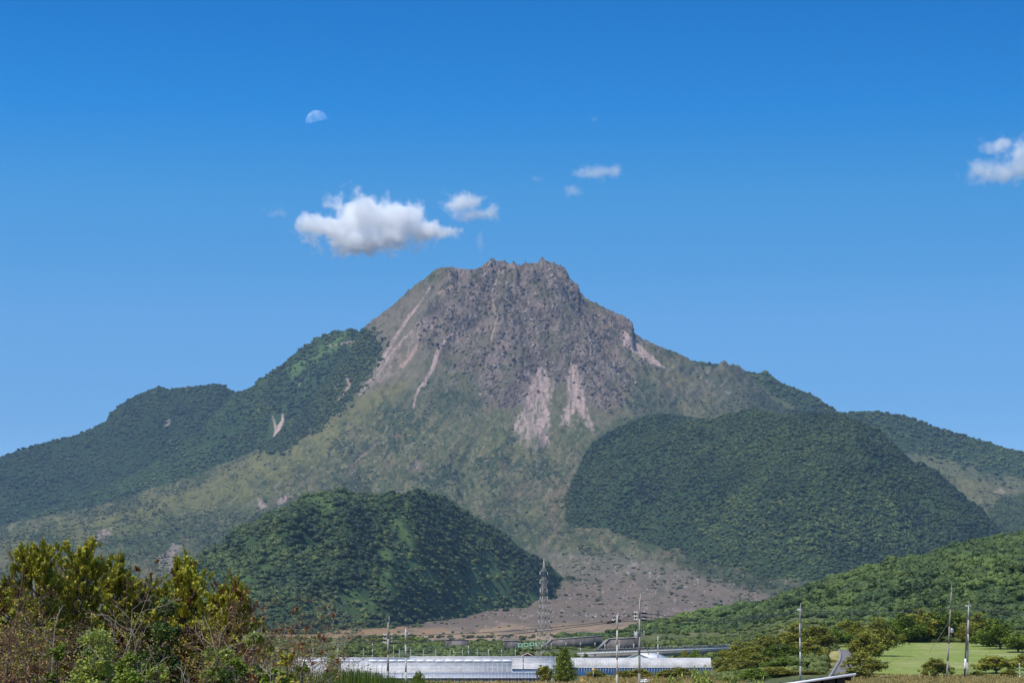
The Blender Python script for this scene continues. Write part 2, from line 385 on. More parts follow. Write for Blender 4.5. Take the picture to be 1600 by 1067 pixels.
def hill(x, y, SILP, DB, DW, p, rel, rs, seed, zoff=0.0, bk=1.4):
    """a hill whose foot runs along DB and whose crest lies DW behind it"""
    a = x / np.maximum(y, 60)
    Db = np.interp(a, *DB); Dc = Db + np.interp(a, *DW)
    zb = Hbase(a * Db, Db)[0] * sm(1500, 3400, Db) + zoff
    Hc = CZ + sil(a, SILP) * Dc - 5.6          # the crowns of the wood stand above the soil
    s = (Dc - y) / (Dc - Db)
    z = Hc - np.maximum(Hc - zb, 70) * np.abs(s) ** p * np.where(s > 0, 1, bk)
    wx = x + rs * .25 * fbm(x, y, rs * .8, 2, seed + 7)
    n = ridged(wx, y * 0.35, rs, 3, seed) * rel + ridged(wx, y * .5, rs * .36, 3, seed + 3) * rel * .45 + fbm(x, y, rs * 0.2, 2, seed + 5) * rel * 0.25
    return z + n * sm(0.02, 0.30, np.abs(s)) * (1 - 0.5 * sm(0.75, 1.0, s)) + fbm(x, y, 70, 3, seed + 8) * min(rel * .14, 5)
def HE(x, y): return hill(x, y, SIL_E, ([.02, .028, .037, .053, .077, .115, .16, .2, .25], [6900, 6700, 6500, 6250, 5800, 5150, 5200, 5500, 5600]), ([.02, .05, .09, .25], [350, 700, 1250, 1400]), 1.5, 62, 420, 201) + fbm(x, y, 10, 1, 210) * 1.5
def HF(x, y): return hill(x, y, SIL_F, ([-.14, -.09, -.05, -.027, -.01, .01, .022, .05], [2950, 3000, 3350, 3750, 4100, 4550, 4850, 5000]), ([-.14, -.06, -.02, .02], [950, 950, 700, 350]), 1.5, 34, 260, 231) + fbm(x, y, 10, 1, 240) * 1.5
def HG(x, y): return hill(x, y, SIL_G, ([-0.05, 0.05, 0.13, 0.3], [1500, 1450, 1050, 900]), ([-.05, .05, .2], [450, 550, 950]), 1.15, 10, 170, 261, 3.0)

# ------------------------------------------------------------------ terrain meshes
def cols(a0, a1, step, wide=None):
    c = np.arange(a0, a1 + step, step)
    if wide: c = np.concatenate([np.linspace(-wide, a0 - step, 26), c, np.linspace(a1 + step, wide, 26)])
    return c
def sheet(name, aa, ys, H, colf, m, off=0.0):
    A, Y = np.meshgrid(aa, ys, indexing='ij')
    X = A * (Y + off)
    Z = H(X, Y)
    na, ny = A.shape
    V = np.stack([X, Y, Z], -1).reshape(-1, 3)
    i = np.arange(na - 1)[:, None] * ny + np.arange(ny - 1)[None, :]
    q = np.stack([i, i + ny, i + ny + 1, i + 1], -1).reshape(-1, 4)
    col = colf(X.ravel(), Y.ravel(), Z.ravel())
    return obj(name, mesh(name, V, [q], [m], True, col))

def mix(c, w_, k): return c * (1 - w_[:, None]) + np.array(k)[None] * w_[:, None]
GRASS = (0.088, 0.092, 0.040); GRASS2 = (0.120, 0.112, 0.050); SHRUB = (0.034, 0.054, 0.026); FOREST = (0.034, 0.060, 0.024)
ROCK = (0.146, 0.114, 0.090); ROCKD = (0.060, 0.047, 0.040); SCREE = (0.38, 0.275, 0.24); PINK = (0.37, 0.25, 0.20); BROWN = (0.165, 0.125, 0.092); TAN = (0.33, 0.225, 0.13)

SHOULDER = [(566, 512), (588, 526), (599, 543), (590, 562), (574, 588), (558, 614), (532, 640), (500, 662), (465, 684), (432, 706), (412, 700), (440, 655), (490, 600), (530, 548)]
SCARS = [(526, 630), (540, 585), (553, 596), (544, 612)]
def scrub(x, y, u, v):
    """the mottled grass and scrub of the slopes"""
    n1 = fbm(u + 0.5 * v, v * 1.0 - 0.35 * u, 55, 5, 301, 0.6); n2 = fbm(x, y, 30, 3, 311)
    c = np.tile(np.array(GRASS), (len(x), 1)); c = mix(c, sm(-0.1, 0.5, fbm(x, y, 400, 3, 315)), GRASS2)
    c = mix(c, sm(0.05, 0.5, fbm(u, v * 0.6, 24, 4, 317, .65)) * 0.75, (0.125, 0.095, 0.058)); n3 = fbm(u - 0.4 * v, v * 0.5, 7, 3, 319, .7); c = mix(c, sm(-0.02, 0.24, n1 + n2 * 0.45 + n3 * 0.4) * 0.9, SHRUB)
    return c * (1 + 0.25 * fbm(x, y, 12, 2, 321))[:, None]
BROWNP = [(840, 868), (850, 862), (880, 866), (930, 866), (970, 866), (1015, 872), (1080, 890), (1140, 908), (1212, 930), (1260, 960), (1260, 1100), (300, 1100), (400, 1000), (560, 1000), (640, 978), (740, 948), (800, 940), (862, 925), (878, 905)]
def col_volc(x, y, z):
    u, v = proj(x, y, z); nz = fbm(u, v, 14, 4, 331, 0.65); nf = fbm(u, v, 5, 3, 341, 0.7); nl = fbm(u, v, 60, 3, 351)
    c = scrub(x, y, u, v)
    b, r, ang = Hbase(x, y)
    # brighter yellow grass on the left shoulder of the slope, brown-purple high up
    hi = 1 - sm(560, 1000, r + 120 * nl)
    c = mix(c, hi * sm(-0.35, 0.25, nz) * 0.85, (0.135, 0.118, 0.088))
    n5 = fbm(u * 1.0 + v * .7, v * .45, 9, 4, 323, .7); c = mix(c, hi * sm(0.0, .4, n5) * .75, (0.085, 0.078, 0.05)); c = mix(c, hi * sm(0.1, .5, -n5) * .5, (0.22, 0.19, 0.15)); c = mix(c, sm(.15, .5, n5) * .55 * (1 - hi), (0.165, 0.14, 0.072)); c = mix(c, sm(.1, .4, -n5) * .7 * (1 - hi), (0.040, 0.058, 0.025)); c = mix(c, sm(.25, .5, fbm(u, v * .8, 3.2, 2, 325)) * .6 * (1 - hi), (0.19, 0.165, 0.105)); c = mix(c, sm(.2, .5, fbm(u, v * .8, 3.6, 2, 326)) * .7 * (1 - hi), (0.028, 0.042, 0.022))
    yl = poly(u, v, [(300, 765), (430, 695), (560, 618), (660, 560), (640, 600), (520, 690), (420, 770), (150, 850), (0, 880), (0, 845)], 10, 14, nz); c = mix(c, yl * sm(-.4, .2, nz) * .6, (0.155, 0.145, 0.052))
    up = poly(u, v, [(690, 410), (745, 405), (600, 480), (560, 515), (590, 560), (560, 615), (640, 590), (700, 520), (760, 470)], 12, 10, nz)
    c = mix(c, up * 0.75, (0.155, 0.13, 0.095))
    rk = poly(u, v, [(700, 400), (770, 390), (900, 395), (925, 460), (1000, 490), (995, 520), (972, 545), (990, 590), (975, 625), (940, 640), (900, 615), (850, 580), (848, 618), (800, 648), (765, 628), (745, 585), (700, 560), (670, 540), (655, 520), (690, 470)], 10, 16, nz)
    rk = rk * sm(-0.5, 0.05, nz * 0.7 + nf * 0.6 + 0.12)
    c = mix(c, rk, ROCK); c = mix(c, rk * sm(-0.05, 0.3, nf + 0.4 * nz), ROCKD); c = mix(c, rk * sm(.1, .4, fbm(u, v * .7, 2.6, 2, 379)) * .6, (.22, .19, .17))
    c = mix(c, rk * sm(0.3, 0.55, -nf + 0.2 * nz) * 0.6, (0.19, 0.17, 0.165))
    c = mix(c, rk * sm(0.0, 0.4, fbm(u, v, 24, 3, 377)) * 0.7, (0.105, 0.098, 0.055)); c = mix(c, rk * sm(0.1, 0.45, fbm(u, v, 30, 3, 378)) * 0.5, (0.24, 0.18, 0.15))
    dk = poly(u, v, [(830, 540), (890, 560), (890, 590), (850, 580), (848, 615), (790, 640), (765, 620), (800, 590)], 6, 8, nz) + poly(u, v, [(952, 490), (985, 500), (992, 522), (970, 530), (960, 515)], 3, 3, nz)
    c = mix(c, np.clip(dk, 0, 1) * 0.6 * sm(-0.3, 0.3, nf), ROCKD)
    # pale scree, streaks and scars
    S = np.zeros(len(x)); Pk = np.zeros(len(x))
    st = 0.55 + 0.45 * sm(-0.45, 0.1, fbm(u * 2.4, v * 0.55, 9, 3, 361))
    mx = np.maximum
    S = mx(S, poly(u, v, [(840, 574), (850, 574), (866, 602), (858, 650), (860, 702), (838, 706), (815, 700), (800, 672), (812, 640), (828, 604)], 5, 9, nf) * st * (1 - .45 * sm(640, 705, v)))
    S = mx(S, poly(u, v, [(894, 570), (902, 575), (910, 600), (918, 640), (938, 684), (925, 676), (900, 640), (884, 672), (872, 660), (888, 622), (884, 584)], 4, 6, nf) * st * (1 - .4 * sm(630, 690, v)))
    S = mx(S, poly(u, v, [(780, 640), (960, 640), (985, 700), (940, 690), (900, 705), (820, 715), (770, 700)], 22, 22, nz) * 0.28 * sm(-.2, .4, nf))
    S = mx(S, line(u, v, [(672, 450), (655, 475), (637, 498), (611, 538), (588, 578), (562, 614)], 1.5, 4.0, 1.2, nf, 1.0) * 0.85)
    S = mx(S, line(u, v, [(655, 507), (630, 530), (612, 552), (590, 585)], 1.2, 3, 1.2, nf, 1.2) * 0.8)
    S = mx(S, poly(u, v, [(683, 487), (690, 505), (654, 536), (634, 575), (589, 600), (572, 604), (590, 575), (615, 536), (654, 507)], 4, 7, nf) * 0.62 * sm(-.6, .2, nz + nf))
    S = mx(S, line(u, v, [(709, 520), (695, 532), (683, 549), (676, 570), (668, 590), (655, 606), (649, 620), (646, 636)], 1.6, 2.2, 1.0, nf, 1.0) * 0.95)
    S = mx(S, line(u, v, [(685, 550), (676, 575), (662, 600)], 2.5, 3.5, 1.4, nf, 1.6) * 0.9)
    S = mx(S, line(u, v, [(646, 636), (632, 650), (618, 668), (600, 685)], 0.9, 0.5, 1.0, nf, 0.6) * 0.55)
    S = mx(S, line(u, v, [(702, 424), (703, 435), (707, 448)], 1.2, 2.0, 1, nf, .6) * 0.8); S = mx(S, line(u, v, [(738, 448), (732, 456), (728, 472)], 2.5, 1.0, 1, nf, 1.5) * 0.7)
    S = mx(S, line(u, v, [(780, 458), (769, 471), (777, 497), (770, 520), (767, 536)], 0.9, 1.3, 0.9, nf, 0.5) * 0.75)
    S = mx(S, line(u, v, [(838, 430), (838, 480), (840, 520)], 0.6, 1.2, 1.2, nf, 1.2) * 0.45); S = mx(S, line(u, v, [(846, 572), (843, 590), (846, 604)], 1.6, 3.2, 1, nf, 1.5))
    S = mx(S, poly(u, v, [(968, 513), (978, 518), (990, 528), (1012, 549), (1042, 576), (1020, 570), (990, 552), (974, 540)], 1.6, 2.5, nf) * 0.95)
    S = mx(S, line(u, v, [(1095, 590), (1118, 604), (1140, 614)], 1, 1.3, 1, nf, 1) * 0.7); S = mx(S, line(u, v, [(768, 560), (755, 600), (735, 640)], 1.2, 0.8, 1.5, nf, 1.5) * 0.4)
    S = mx(S, poly(u, v, [(752, 418), (770, 404), (808, 410), (805, 420), (780, 428), (755, 436)], 3, 5, nf) * 0.65 * sm(-.5, .3, nf))
    S = mx(S, sm(0.42, 0.6, fbm(u, v, 7, 3, 381, .7)) * (1 - sm(500, 1500, r)) * 0.35)
    S = mx(S, line(u, v, [(815, 600), (826, 640), (812, 690)], 0.5, 1.5, 1.5, nf, 2) * 0.5); S = mx(S, line(u, v, [(925, 640), (945, 670), (958, 690)], 0.5, 1.2, 1.5, nf, 2) * 0.4)
    Pk = mx(Pk, line(u, v, [(714, 444), (700, 452), (684, 458)], 3, 2, 1.5, nf, 2) * 0.7); Pk = mx(Pk, line(u, v, [(652, 539), (640, 560), (628, 572)], 2, 3.2, 1.5, nf, 1.5) * 0.8)
    Pk = mx(Pk, poly(u, v, [(770, 535), (795, 535), (790, 550), (775, 548)], 4, 5, nf) * 0.4)
    sc2 = [[(400, 778), (411, 782), (418, 790), (416, 802), (408, 796)], [(436, 778), (446, 773), (456, 776), (440, 790), (434, 792)], [(143, 838), (160, 828), (178, 825), (172, 836), (150, 848)],
           [(246, 868), (262, 862), (270, 848), (284, 852), (276, 868), (286, 880), (262, 890), (250, 884)], [(645, 724), (650, 714), (655, 724), (650, 732)], [(1545, 768), (1570, 764), (1575, 772)]]
    for s in sc2: S = mx(S, poly(u, v, s, 1.5, 6, nf) * 0.8)
    S = mx(S, line(u, v, [(592, 690), (572, 708), (554, 722)], .6, 1.6, 1, nf, 2) * .6); c = mix(c, line(u, v, [(588, 690), (566, 706), (548, 724)], 1.5, 2.5, 1.5, nf, 3) * .7, ROCKD); c = mix(c, poly(u, v, [(640, 736), (648, 716), (658, 722), (662, 736)], 1.5, 4, nf) * .8, ROCK)
    S = mx(S, sm(.38, .55, fbm(u * .7, v * .5, 9, 3, 389, .7)) * .35 * poly(u, v, [(600, 560), (1000, 600), (900, 800), (500, 780)], 30))
    n4 = fbm(u * 1.6, v * 0.9, 4, 3, 383, .7); S = sm(0.15, 1.0, S + 0.6 * n4) * np.clip(S * 1.2, 0, 1) * (0.62 + 0.38 * sm(-.4, .2, fbm(u, v, 11, 3, 385)))
    sc_ = np.tile(np.array(SCREE), (len(x), 1)); sc_ = mix(sc_, sm(-0.1, .5, fbm(u * 1.3, v * .4, 6, 3, 387)) * .6, (.24, .19, .175)); sc_ = mix(sc_, sm(.1, .5, nz) * .5, (.38, .27, .22))
    c = c * (1 - S[:, None]) + sc_ * S[:, None]; c = mix(c, Pk, PINK)
    gm = poly(u, v, SHOULDER, 10, 12, nz)
    c = mix(c, gm * .9, (0.040, 0.062, 0.028)); c = mix(c, line(u, v, [(540, 588), (548, 600), (538, 614), (528, 626)], 2, 3.5, 1.5, nf, 3) * .8, PINK); c = mix(c, line(u, v, [(528, 600), (522, 612)], 2, 2, 1.5, nf, 3) * .4, PINK)
    # dark green woods low on the slope
    wd = poly(u, v, [(0, 830), (150, 800), (330, 815), (420, 780), (640, 760), (560, 790), (340, 880), (100, 880)], 20, 40, nl) * 0.15 + poly(u, v, [(150, 880), (200, 820), (330, 790), (470, 800), (420, 900)], 20, 30, nz) * 0.25
    c = mix(c, np.clip(wd, 0, 1), (0.055, 0.078, 0.035))
    wd = poly(u, v, [(930, 600), (1100, 560), (1260, 640), (1150, 650), (1020, 640)], 14, 25, nz) * 0.6 * sm(-0.1, 0.3, nz)
    c = mix(c, wd, SHRUB)
    vr = poly(u, v, [(1370, 690), (1400, 700), (1600, 755), (1600, 800), (1530, 825), (1440, 745)], 8, 10, nz); c = mix(c, vr * 0.4, (0.17, 0.15, 0.075))
    wf = poly(u, v, [(1530, 820), (1560, 775), (1620, 770), (1620, 850), (1540, 850)], 6, 10, nz); c = mix(c, wf * 0.8, FOREST)
    rim = line(u, v, [(893, 790), (903, 745), (915, 712), (940, 684), (970, 660)], 4, 6, 7, nz, 12) + line(u, v, BAS_E[1:8], 5, 9, 7, nz, 14) * sm(-.5, .1, nz) + line(u, v, SIL_F[10:-1], 3, 6, 6, nz, 12) * sm(-.5, .1, nz)
    RIM = np.clip(rim, 0, 1)
    # brown plain
    br = poly(u, v, BROWNP, 14, 16, nz)
    k = sm(850, 930, v + 30 * nz)
    bc = mix(np.tile(np.array((0.12, 0.115, 0.07)), (len(x), 1)), k, BROWN)
    bc = mix(bc, sm(0.15, 0.5, nz + 0.3 * nf) * 0.65 * (1 - 0.5 * sm(930, 960, v)), (0.085, 0.088, 0.05)); bc = mix(bc, sm(0.25, 0.6, fbm(u, v * 2.5, 16, 3, 391)) * 0.5, (0.27, 0.2, 0.165))
    bc = mix(bc, sm(0.45, 0.6, nf) * 0.6, (0.42, 0.38, 0.35))
    tn = sm(968, 985, v + 6 * fbm(u, v * 4, 60, 3, 393) + (u - 850) * 0.04) * (1 - 0.0 * u)
    bc = mix(bc, tn * sm(-0.4, 0.2, fbm(u, v * 5, 40, 3, 395) + 0.1) * 0.9, TAN)
    c = c * (1 - br[:, None]) + bc * br[:, None]; c = mix(c, RIM * .8, (0.046, 0.064, 0.029))
    return mix(c, poly(u, v, [(400, 990), (500, 985), (600, 978), (700, 982), (640, 1001), (400, 1001)], 3, 5, nz) * sm(-.5, .1, fbm(u, v * 6, 40, 3, 397)) * .9, (0.30, 0.19, 0.10))
def col_forest(extra=None, k=1.0):
    def f(x, y, z):
        u, v = proj(x, y, z); nz = fbm(u, v, 20, 4, 431, 0.6); nf = fbm(u, v, 5, 3, 441, 0.7)
        c = np.tile(np.array(FOREST) * k, (len(x), 1)); c = mix(c, sm(0.05, 0.45, nz + 0.5 * nf) * 0.6, (0.052 * k, 0.078 * k, 0.030 * k))
        c = mix(c, sm(0.2, 0.5, -nf) * 0.5, (0.022, 0.04, 0.02))
        if extra is not None: c = extra(c, u, v, nz, nf)
        return c
    return f
def ex_B(c, u, v, nz, nf):
    g = poly(u, v, [(450, 575), (500, 545), (540, 520), (525, 550), (480, 570), (460, 590)], 5, 6, nz); c = mix(c, g * 0.8, (0.085, 0.14, 0.038))
    s = line(u, v, [(441, 647), (442, 656), (436, 668), (431, 682), (427, 696)], 1.6, 3.6, 1, nf, 2.5)
    s = np.maximum(s, line(u, v, [(425, 649), (429, 660), (431, 675), (428, 690)], .5, 2.6, .9, nf, 1.5))
    s = np.maximum(s, poly(u, v, [(538, 588), (548, 592), (556, 604), (545, 612), (532, 626), (524, 622), (538, 604)], 1.5, 3, nf) * 0.75)
    s = np.maximum(s, line(u, v, [(515, 540), (540, 536), (560, 532), (575, 528)], 0.8, 1.6, 0.8, nf, 1.6) * 0.7)
    s = np.maximum(s, line(u, v, [(469, 590), (468, 602)], 0.8, 0.6, 0.6, nf, 0.6) * 0.7)
    c = mix(c, s, SCREE)
    return mix(c, poly(u, v, [(545, 530), (575, 520), (640, 560), (560, 620), (540, 600)], 6, 8, nz) * 0.55 * sm(-0.3, 0.2, nf), (0.13, 0.12, 0.06))
def ex_A(c, u, v, nz, nf):
    s = poly(u, v, [(258, 655), (266, 652), (264, 668), (258, 668)], 1, 3, nf) * 0.4
    return mix(c, s, SCREE)
def ex_D(c, u, v, nz, nf):
    s = poly(u, v, [(1100, 575), (1160, 590), (1260, 642), (1200, 640), (1100, 600)], 5, 8, nz) * 0.7
    c = mix(c, s, (0.13, 0.13, 0.055))
    return mix(c, poly(u, v, [(1375, 695), (1420, 705), (1620, 755), (1620, 880), (1500, 830)], 6, 12, nz) * 0.75, (0.13, 0.125, 0.06))
def ex_F(c, u, v, nz, nf):
    g = sm(0.1, 0.4, fbm(u * 0.8, v, 45, 3, 451)) * 0.8
    return mix(c, g, (0.085, 0.13, 0.04))
def ex_G(c, u, v, nz, nf):
    g = sm(0.05, 0.4, fbm(u * 0.5, v, 30, 3, 461)) * 0.9
    return mix(c, g, (0.10, 0.16, 0.045))
def col_plain(x, y, z):
    u, v = proj(x, y, z); nz = fbm(u, v * 3, 30, 4, 471, 0.6); nf = fbm(x, y, 4, 3, 481, 0.7)
    front = col_volc(x, y, z)
    c = np.tile(np.array((0.10, 0.115, 0.045)), (len(x), 1))
    c = mix(c, sm(0.0, 0.4, nz) * 0.7, (0.19, 0.16, 0.07)); c = mix(c, sm(0.1, 0.5, nf) * 0.5, (0.07, 0.09, 0.03))
    far = sm(1420, 1560, y + 0.2 * x)
    c = c * (1 - far[:, None]) + front * far[:, None]
    # rust and yellow terraces before the greenhouses
    nb = fbm(x * 0.25, y, 5, 3, 485)
    tr = (1 - sm(425, 440, y + 4 * nf)) * sm(-28, -14, x) * (1 - sm(30, 36, x))
    c = mix(c, tr, (0.40, 0.27, 0.10)); c = mix(c, tr * sm(0.0, 0.3, nb), (0.24, 0.11, 0.065)); c = mix(c, tr * sm(0.15, 0.4, fbm(x, y, 7, 3, 487)) * 0.7, (0.11, 0.13, 0.03))
    # mown field on the right and dry grass by the lane
    fld = poly(x, y, [(55, 384), (74, 381), (84, 384), (100, 470), (118, 560), (112, 588), (88, 590), (70, 540), (63, 470)], 1.5, 1.5, nf)
    c = mix(c, fld, (0.23, 0.275, 0.065)); c = mix(c, fld * sm(-0.1, 0.5, fbm(x, y * 0.25, 7, 4, 489, .65)) * 0.8, (0.33, 0.32, 0.13)); c = mix(c, fld * sm(0.1, 0.5, fbm(x * .4, y, 3, 3, 490)) * 0.5, (0.13, 0.17, 0.04))
    c = mix(c, poly(x, y, [(36, 290), (95, 290), (95, 382), (80, 381), (54, 386)], 1, 1.2, nf) * 0.85, (0.34, 0.27, 0.12)); c = mix(c, poly(x, y, [(36, 290), (95, 290), (95, 376)], 1, 1.2, nf) * sm(0, .4, nz) * 0.6, (0.12, 0.13, 0.04))
    c = mix(c, poly(x, y, [(54, 380), (58, 380), (58.5, 410), (55, 410)], 0.6, 0.6, nf) * 0.85, (0.40, 0.30, 0.15))
    c = mix(c, poly(x, y, [(52, 400), (63, 470), (70, 512), (62, 512), (54, 470), (46, 420)], 1.2, 1.5, nf) * 0.9, (0.45, 0.36, 0.15))
    return c

AV = cols(-0.222, 0.222, 0.00044, 0.5)
yv = np.concatenate([np.arange(2700, 6200, 17), np.arange(6200, 7600, 9.0), np.arange(7600, 8250, 4.5), np.arange(8250, 8820, 3.2), np.arange(8820, 9300, 12), np.arange(9300, 11500, 100)])
def Hv2(x, y): return Hvolc(x, y) - 3.0 * (1 - sm(2700, 2900, y))
tag(sheet('volcano', AV, yv, Hv2, col_volc, M_TERR), 'broad volcano with a bare grey lava dome on top and pale scree streaks', 'volcano', 'structure')
tag(sheet('mountain', cols(-0.222, -0.03, 0.00048), np.concatenate([np.arange(7600, 8500, 12.0), np.arange(8500, 9260, 5.0), np.arange(9260, 10200, 40)]), HB, col_forest(ex_B), M_TERR), 'dark green forested shoulder left of the bare summit with a pale landslide scar', 'mountain', 'structure')
tag(sheet('mountain', cols(-0.36, -0.07, 0.0006), np.concatenate([np.arange(8700, 9500, 14.0), np.arange(9500, 10220, 6.0), np.arange(10220, 11500, 50)]), HA, col_forest(ex_A, 0.7), M_TERR), 'farthest bluish forested mountain with a rounded summit at the left edge', 'mountain', 'structure')
tag(sheet('mountain', cols(0.02, 0.36, 0.00055), np.concatenate([np.arange(8000, 8700, 14.0), np.arange(8700, 9320, 5.5), np.arange(9320, 10500, 50)]), HD, col_forest(ex_D), M_TERR), 'long forested ridge falling to the right edge behind the bare volcano', 'mountain', 'structure')
tag(sheet('hill', cols(0.01, 0.26, 0.0007), np.concatenate([np.arange(4900, 7150, 8.0), np.arange(7150, 7800, 40)]), HE, col_forest(None), M_TERR), 'wide dark forested dome hill right of the brown plain', 'hill', 'structure')
tag(sheet('hill', cols(-0.17, 0.05, 0.0007), np.concatenate([np.arange(2850, 5500, 6.0)]), HF, col_forest(ex_F), M_TERR), 'rounded green forested hill left of the steel pylon', 'hill', 'structure')
tag(sheet('hill', cols(0.0, 0.32, 0.0008), np.concatenate([np.arange(900, 2000, 4.0), np.arange(2000, 2500, 20)]), HG, col_forest(ex_G, 1.1), M_TERR), 'nearer bright green wooded ridge rising to the right edge', 'hill', 'structure')
gy = np.concatenate([np.arange(-700, 300, 20.0), np.arange(300, 700, 1.5), 700 * 1.006 ** np.arange(0, 260), np.linspace(3400, 16000, 80)])
def Hgr(x, y):
    z = Hplain(x, np.maximum(y, 1)); return z * (1 - sm(2900, 3600, y)) - 6 * sm(2800, 3000, y)
gc = np.concatenate([np.linspace(-1.6, -0.24, 60), np.arange(-0.238, 0.238, 0.0009), np.linspace(0.24, 1.6, 60)])
tag(sheet('ground', gc, gy, Hgr, col_plain, M_GRND), 'flat farmland of dry grass and scrub below the volcano', 'ground', 'structure')

# ------------------------------------------------------------------ scattered woods, scrub and boulders (masses nobody could count)
def ico(sub):
    import bmesh
    bm = bmesh.new(); bmesh.ops.create_icosphere(bm, subdivisions=sub, radius=1.0)
    V = np.array([v.co[:] for v in bm.verts]); F = np.array([[v.index for v in f.verts] for f in bm.faces]); bm.free(); return V, F
_I1, _I2, _I3 = ico(1), ico(2), ico(3)
def crown_proto(name, m, lobes, leaf, seed, hgt=0.9, n_leaf=260):
    """unit tree crown: lobes of broken canopy with loose leaf clumps standing off them"""
    r = np.random.default_rng(seed); b = MB()
    cs = []
    for i in range(lobes):
        a = r.uniform(0, 2 * PI); d = r.uniform(0.15, 0.62) if i else 0
        c = np.array([math.cos(a) * d, math.sin(a) * d, r.uniform(0.3, 0.75) * hgt if i else 0.6 * hgt]); s = r.uniform(0.28, 0.48) if i else 0.55
        cs.append((c, s)); V, F = _I2
        V2 = V * (1 + r.normal(0, 0.13, (len(V), 1))) * s * np.array([1, 1, 0.8]) + c
        b.add(V2, F3=F)
    L_ = []
    for c, s in cs:
        d = r.normal(size=(n_leaf // lobes, 3)); d /= np.linalg.norm(d, axis=1)[:, None]; d[:, 2] = np.abs(d[:, 2]) * 0.9 - 0.15
        L_.append(c + d * s * r.uniform(0.92, 1.18, (len(d), 1)) * np.array([1, 1, 0.85]))
    b.leaves(np.concatenate(L_), leaf, up=0.5, asp=0.8)
    F = [np.concatenate([np.reshape(f, (-1, 4)) for f in b.F4]), np.concatenate([np.reshape(f, (-1, 3)) for f in b.F3])]
    return bpy.data.objects.new(name, mesh(name, np.concatenate(b.V), F, [m]))
def rock_proto(name, m, seed):
    r = np.random.default_rng(seed); V, F = _I2
    V = V.copy()
    for k in range(7):
        n = r.normal(size=3); n /= np.linalg.norm(n); d = r.uniform(0.45, 0.8); h = V @ n
        V = V - np.outer(np.maximum(h - d, 0), n)
    V = V * r.uniform(0.7, 1.2, 3) + r.normal(0, 0.03, V.shape)
    return bpy.data.objects.new(name, mesh(name, V, [F], [m]))
def scatter(name, X, Y, Z, S, T, protos, label, cat):
    """ONE object: points of the mass, each carrying one of the plants or stones, with its own turn, size and tint"""
    n = len(X)
    me = bpy.data.meshes.new(name); me.vertices.add(n); me.vertices.foreach_set('co', np.stack([X, Y, Z], 1).astype(np.float32).ravel())
    def at(k, ty, v, f='value'):
        a = me.attributes.new(k, ty, 'POINT'); a.data.foreach_set(f, v.ravel())
    pick = rng.integers(0, len(protos), n).astype(np.int32)
    at('pick', 'INT', pick); at('tint', 'FLOAT', T.astype(np.float32))
    sc = np.stack([S * rng.uniform(.85, 1.15, n), S * rng.uniform(.85, 1.15, n), S * rng.uniform(0.8, 1.15, n)], 1).astype(np.float32); at('size', 'FLOAT_VECTOR', sc, 'vector')
    ro = np.stack([rng.normal(0, .08, n), rng.normal(0, .08, n), rng.uniform(0, 6.28, n)], 1).astype(np.float32); at('turn', 'FLOAT_VECTOR', ro, 'vector')
    o = obj(name, me); ng = bpy.data.node_groups.new(name, 'GeometryNodeTree')
    ng.interface.new_socket('Geometry', in_out='INPUT', socket_type='NodeSocketGeometry'); ng.interface.new_socket('Geometry', in_out='OUTPUT', socket_type='NodeSocketGeometry')
    N = ng.nodes.new; L = ng.links.new; gi = N('NodeGroupInput'); go = N('NodeGroupOutput'); jn = N('GeometryNodeJoinGeometry')
    def na(k, ty):
        x = N('GeometryNodeInputNamedAttribute'); x.data_type = ty; x.inputs[0].default_value = k; return x.outputs[0]
    pk = na('pick', 'INT'); sz = na('size', 'FLOAT_VECTOR'); tn = na('turn', 'FLOAT_VECTOR')
    for i, p in enumerate(protos):
        oi = N('GeometryNodeObjectInfo'); oi.inputs['Object'].default_value = p; oi.transform_space = 'ORIGINAL'
        cmp_ = N('FunctionNodeCompare'); cmp_.data_type = 'INT'; cmp_.operation = 'EQUAL'; cmp_.inputs[3].default_value = i; L(pk, cmp_.inputs[2])
        ip = N('GeometryNodeInstanceOnPoints'); L(gi.outputs[0], ip.inputs['Points']); L(cmp_.outputs[0], ip.inputs['Selection'])
        L(oi.outputs['Geometry'], ip.inputs['Instance']); L(sz, ip.inputs['Scale']); L(tn, ip.inputs['Rotation']); L(ip.outputs[0], jn.inputs[0])
    L(jn.outputs[0], go.inputs[0])
    md = o.modifiers.new('scatter', 'NODES'); md.node_group = ng
    return tag(o, label, cat, 'stuff')
def pts(n, a0, a1, y0, y1):
    """random points over a wedge of land, evenly spread over its area"""
    y = np.sqrt(rng.uniform(y0 * y0, y1 * y1, n)); return rng.uniform(a0, a1, n) * y, y
LF_FAR = leafmat('far woodland leaves', (0.018, 0.034, 0.013), (0.115, 0.150, 0.036), 0.12, 0.004, True)
LF_G = leafmat('ridge woodland leaves', (0.020, 0.040, 0.011), (0.135, 0.185, 0.036), 0.15, 0.01, True)
LF_SCR = leafmat('slope shrub leaves', (0.024, 0.040, 0.016), (0.095, 0.105, 0.038), 0.1, 0.01, True)
LF_LOW = leafmat('lowland scrub leaves', (0.040, 0.065, 0.016), (0.17, 0.20, 0.045), 0.2, 0.05, True)
M_ROCK, t_, b_ = nodemat('dome rock'); b_.inputs['Roughness'].default_value = .95; b_.inputs['Specular IOR Level'].default_value = .1
at_ = t_.nodes.new('ShaderNodeAttribute'); at_.attribute_type = 'INSTANCER'; at_.attribute_name = 'tint'; ge_ = t_.nodes.new('ShaderNodeNewGeometry'); no_ = t_.nodes.new('ShaderNodeTexNoise'); no_.inputs['Scale'].default_value = .25; no_.inputs['Detail'].default_value = 5
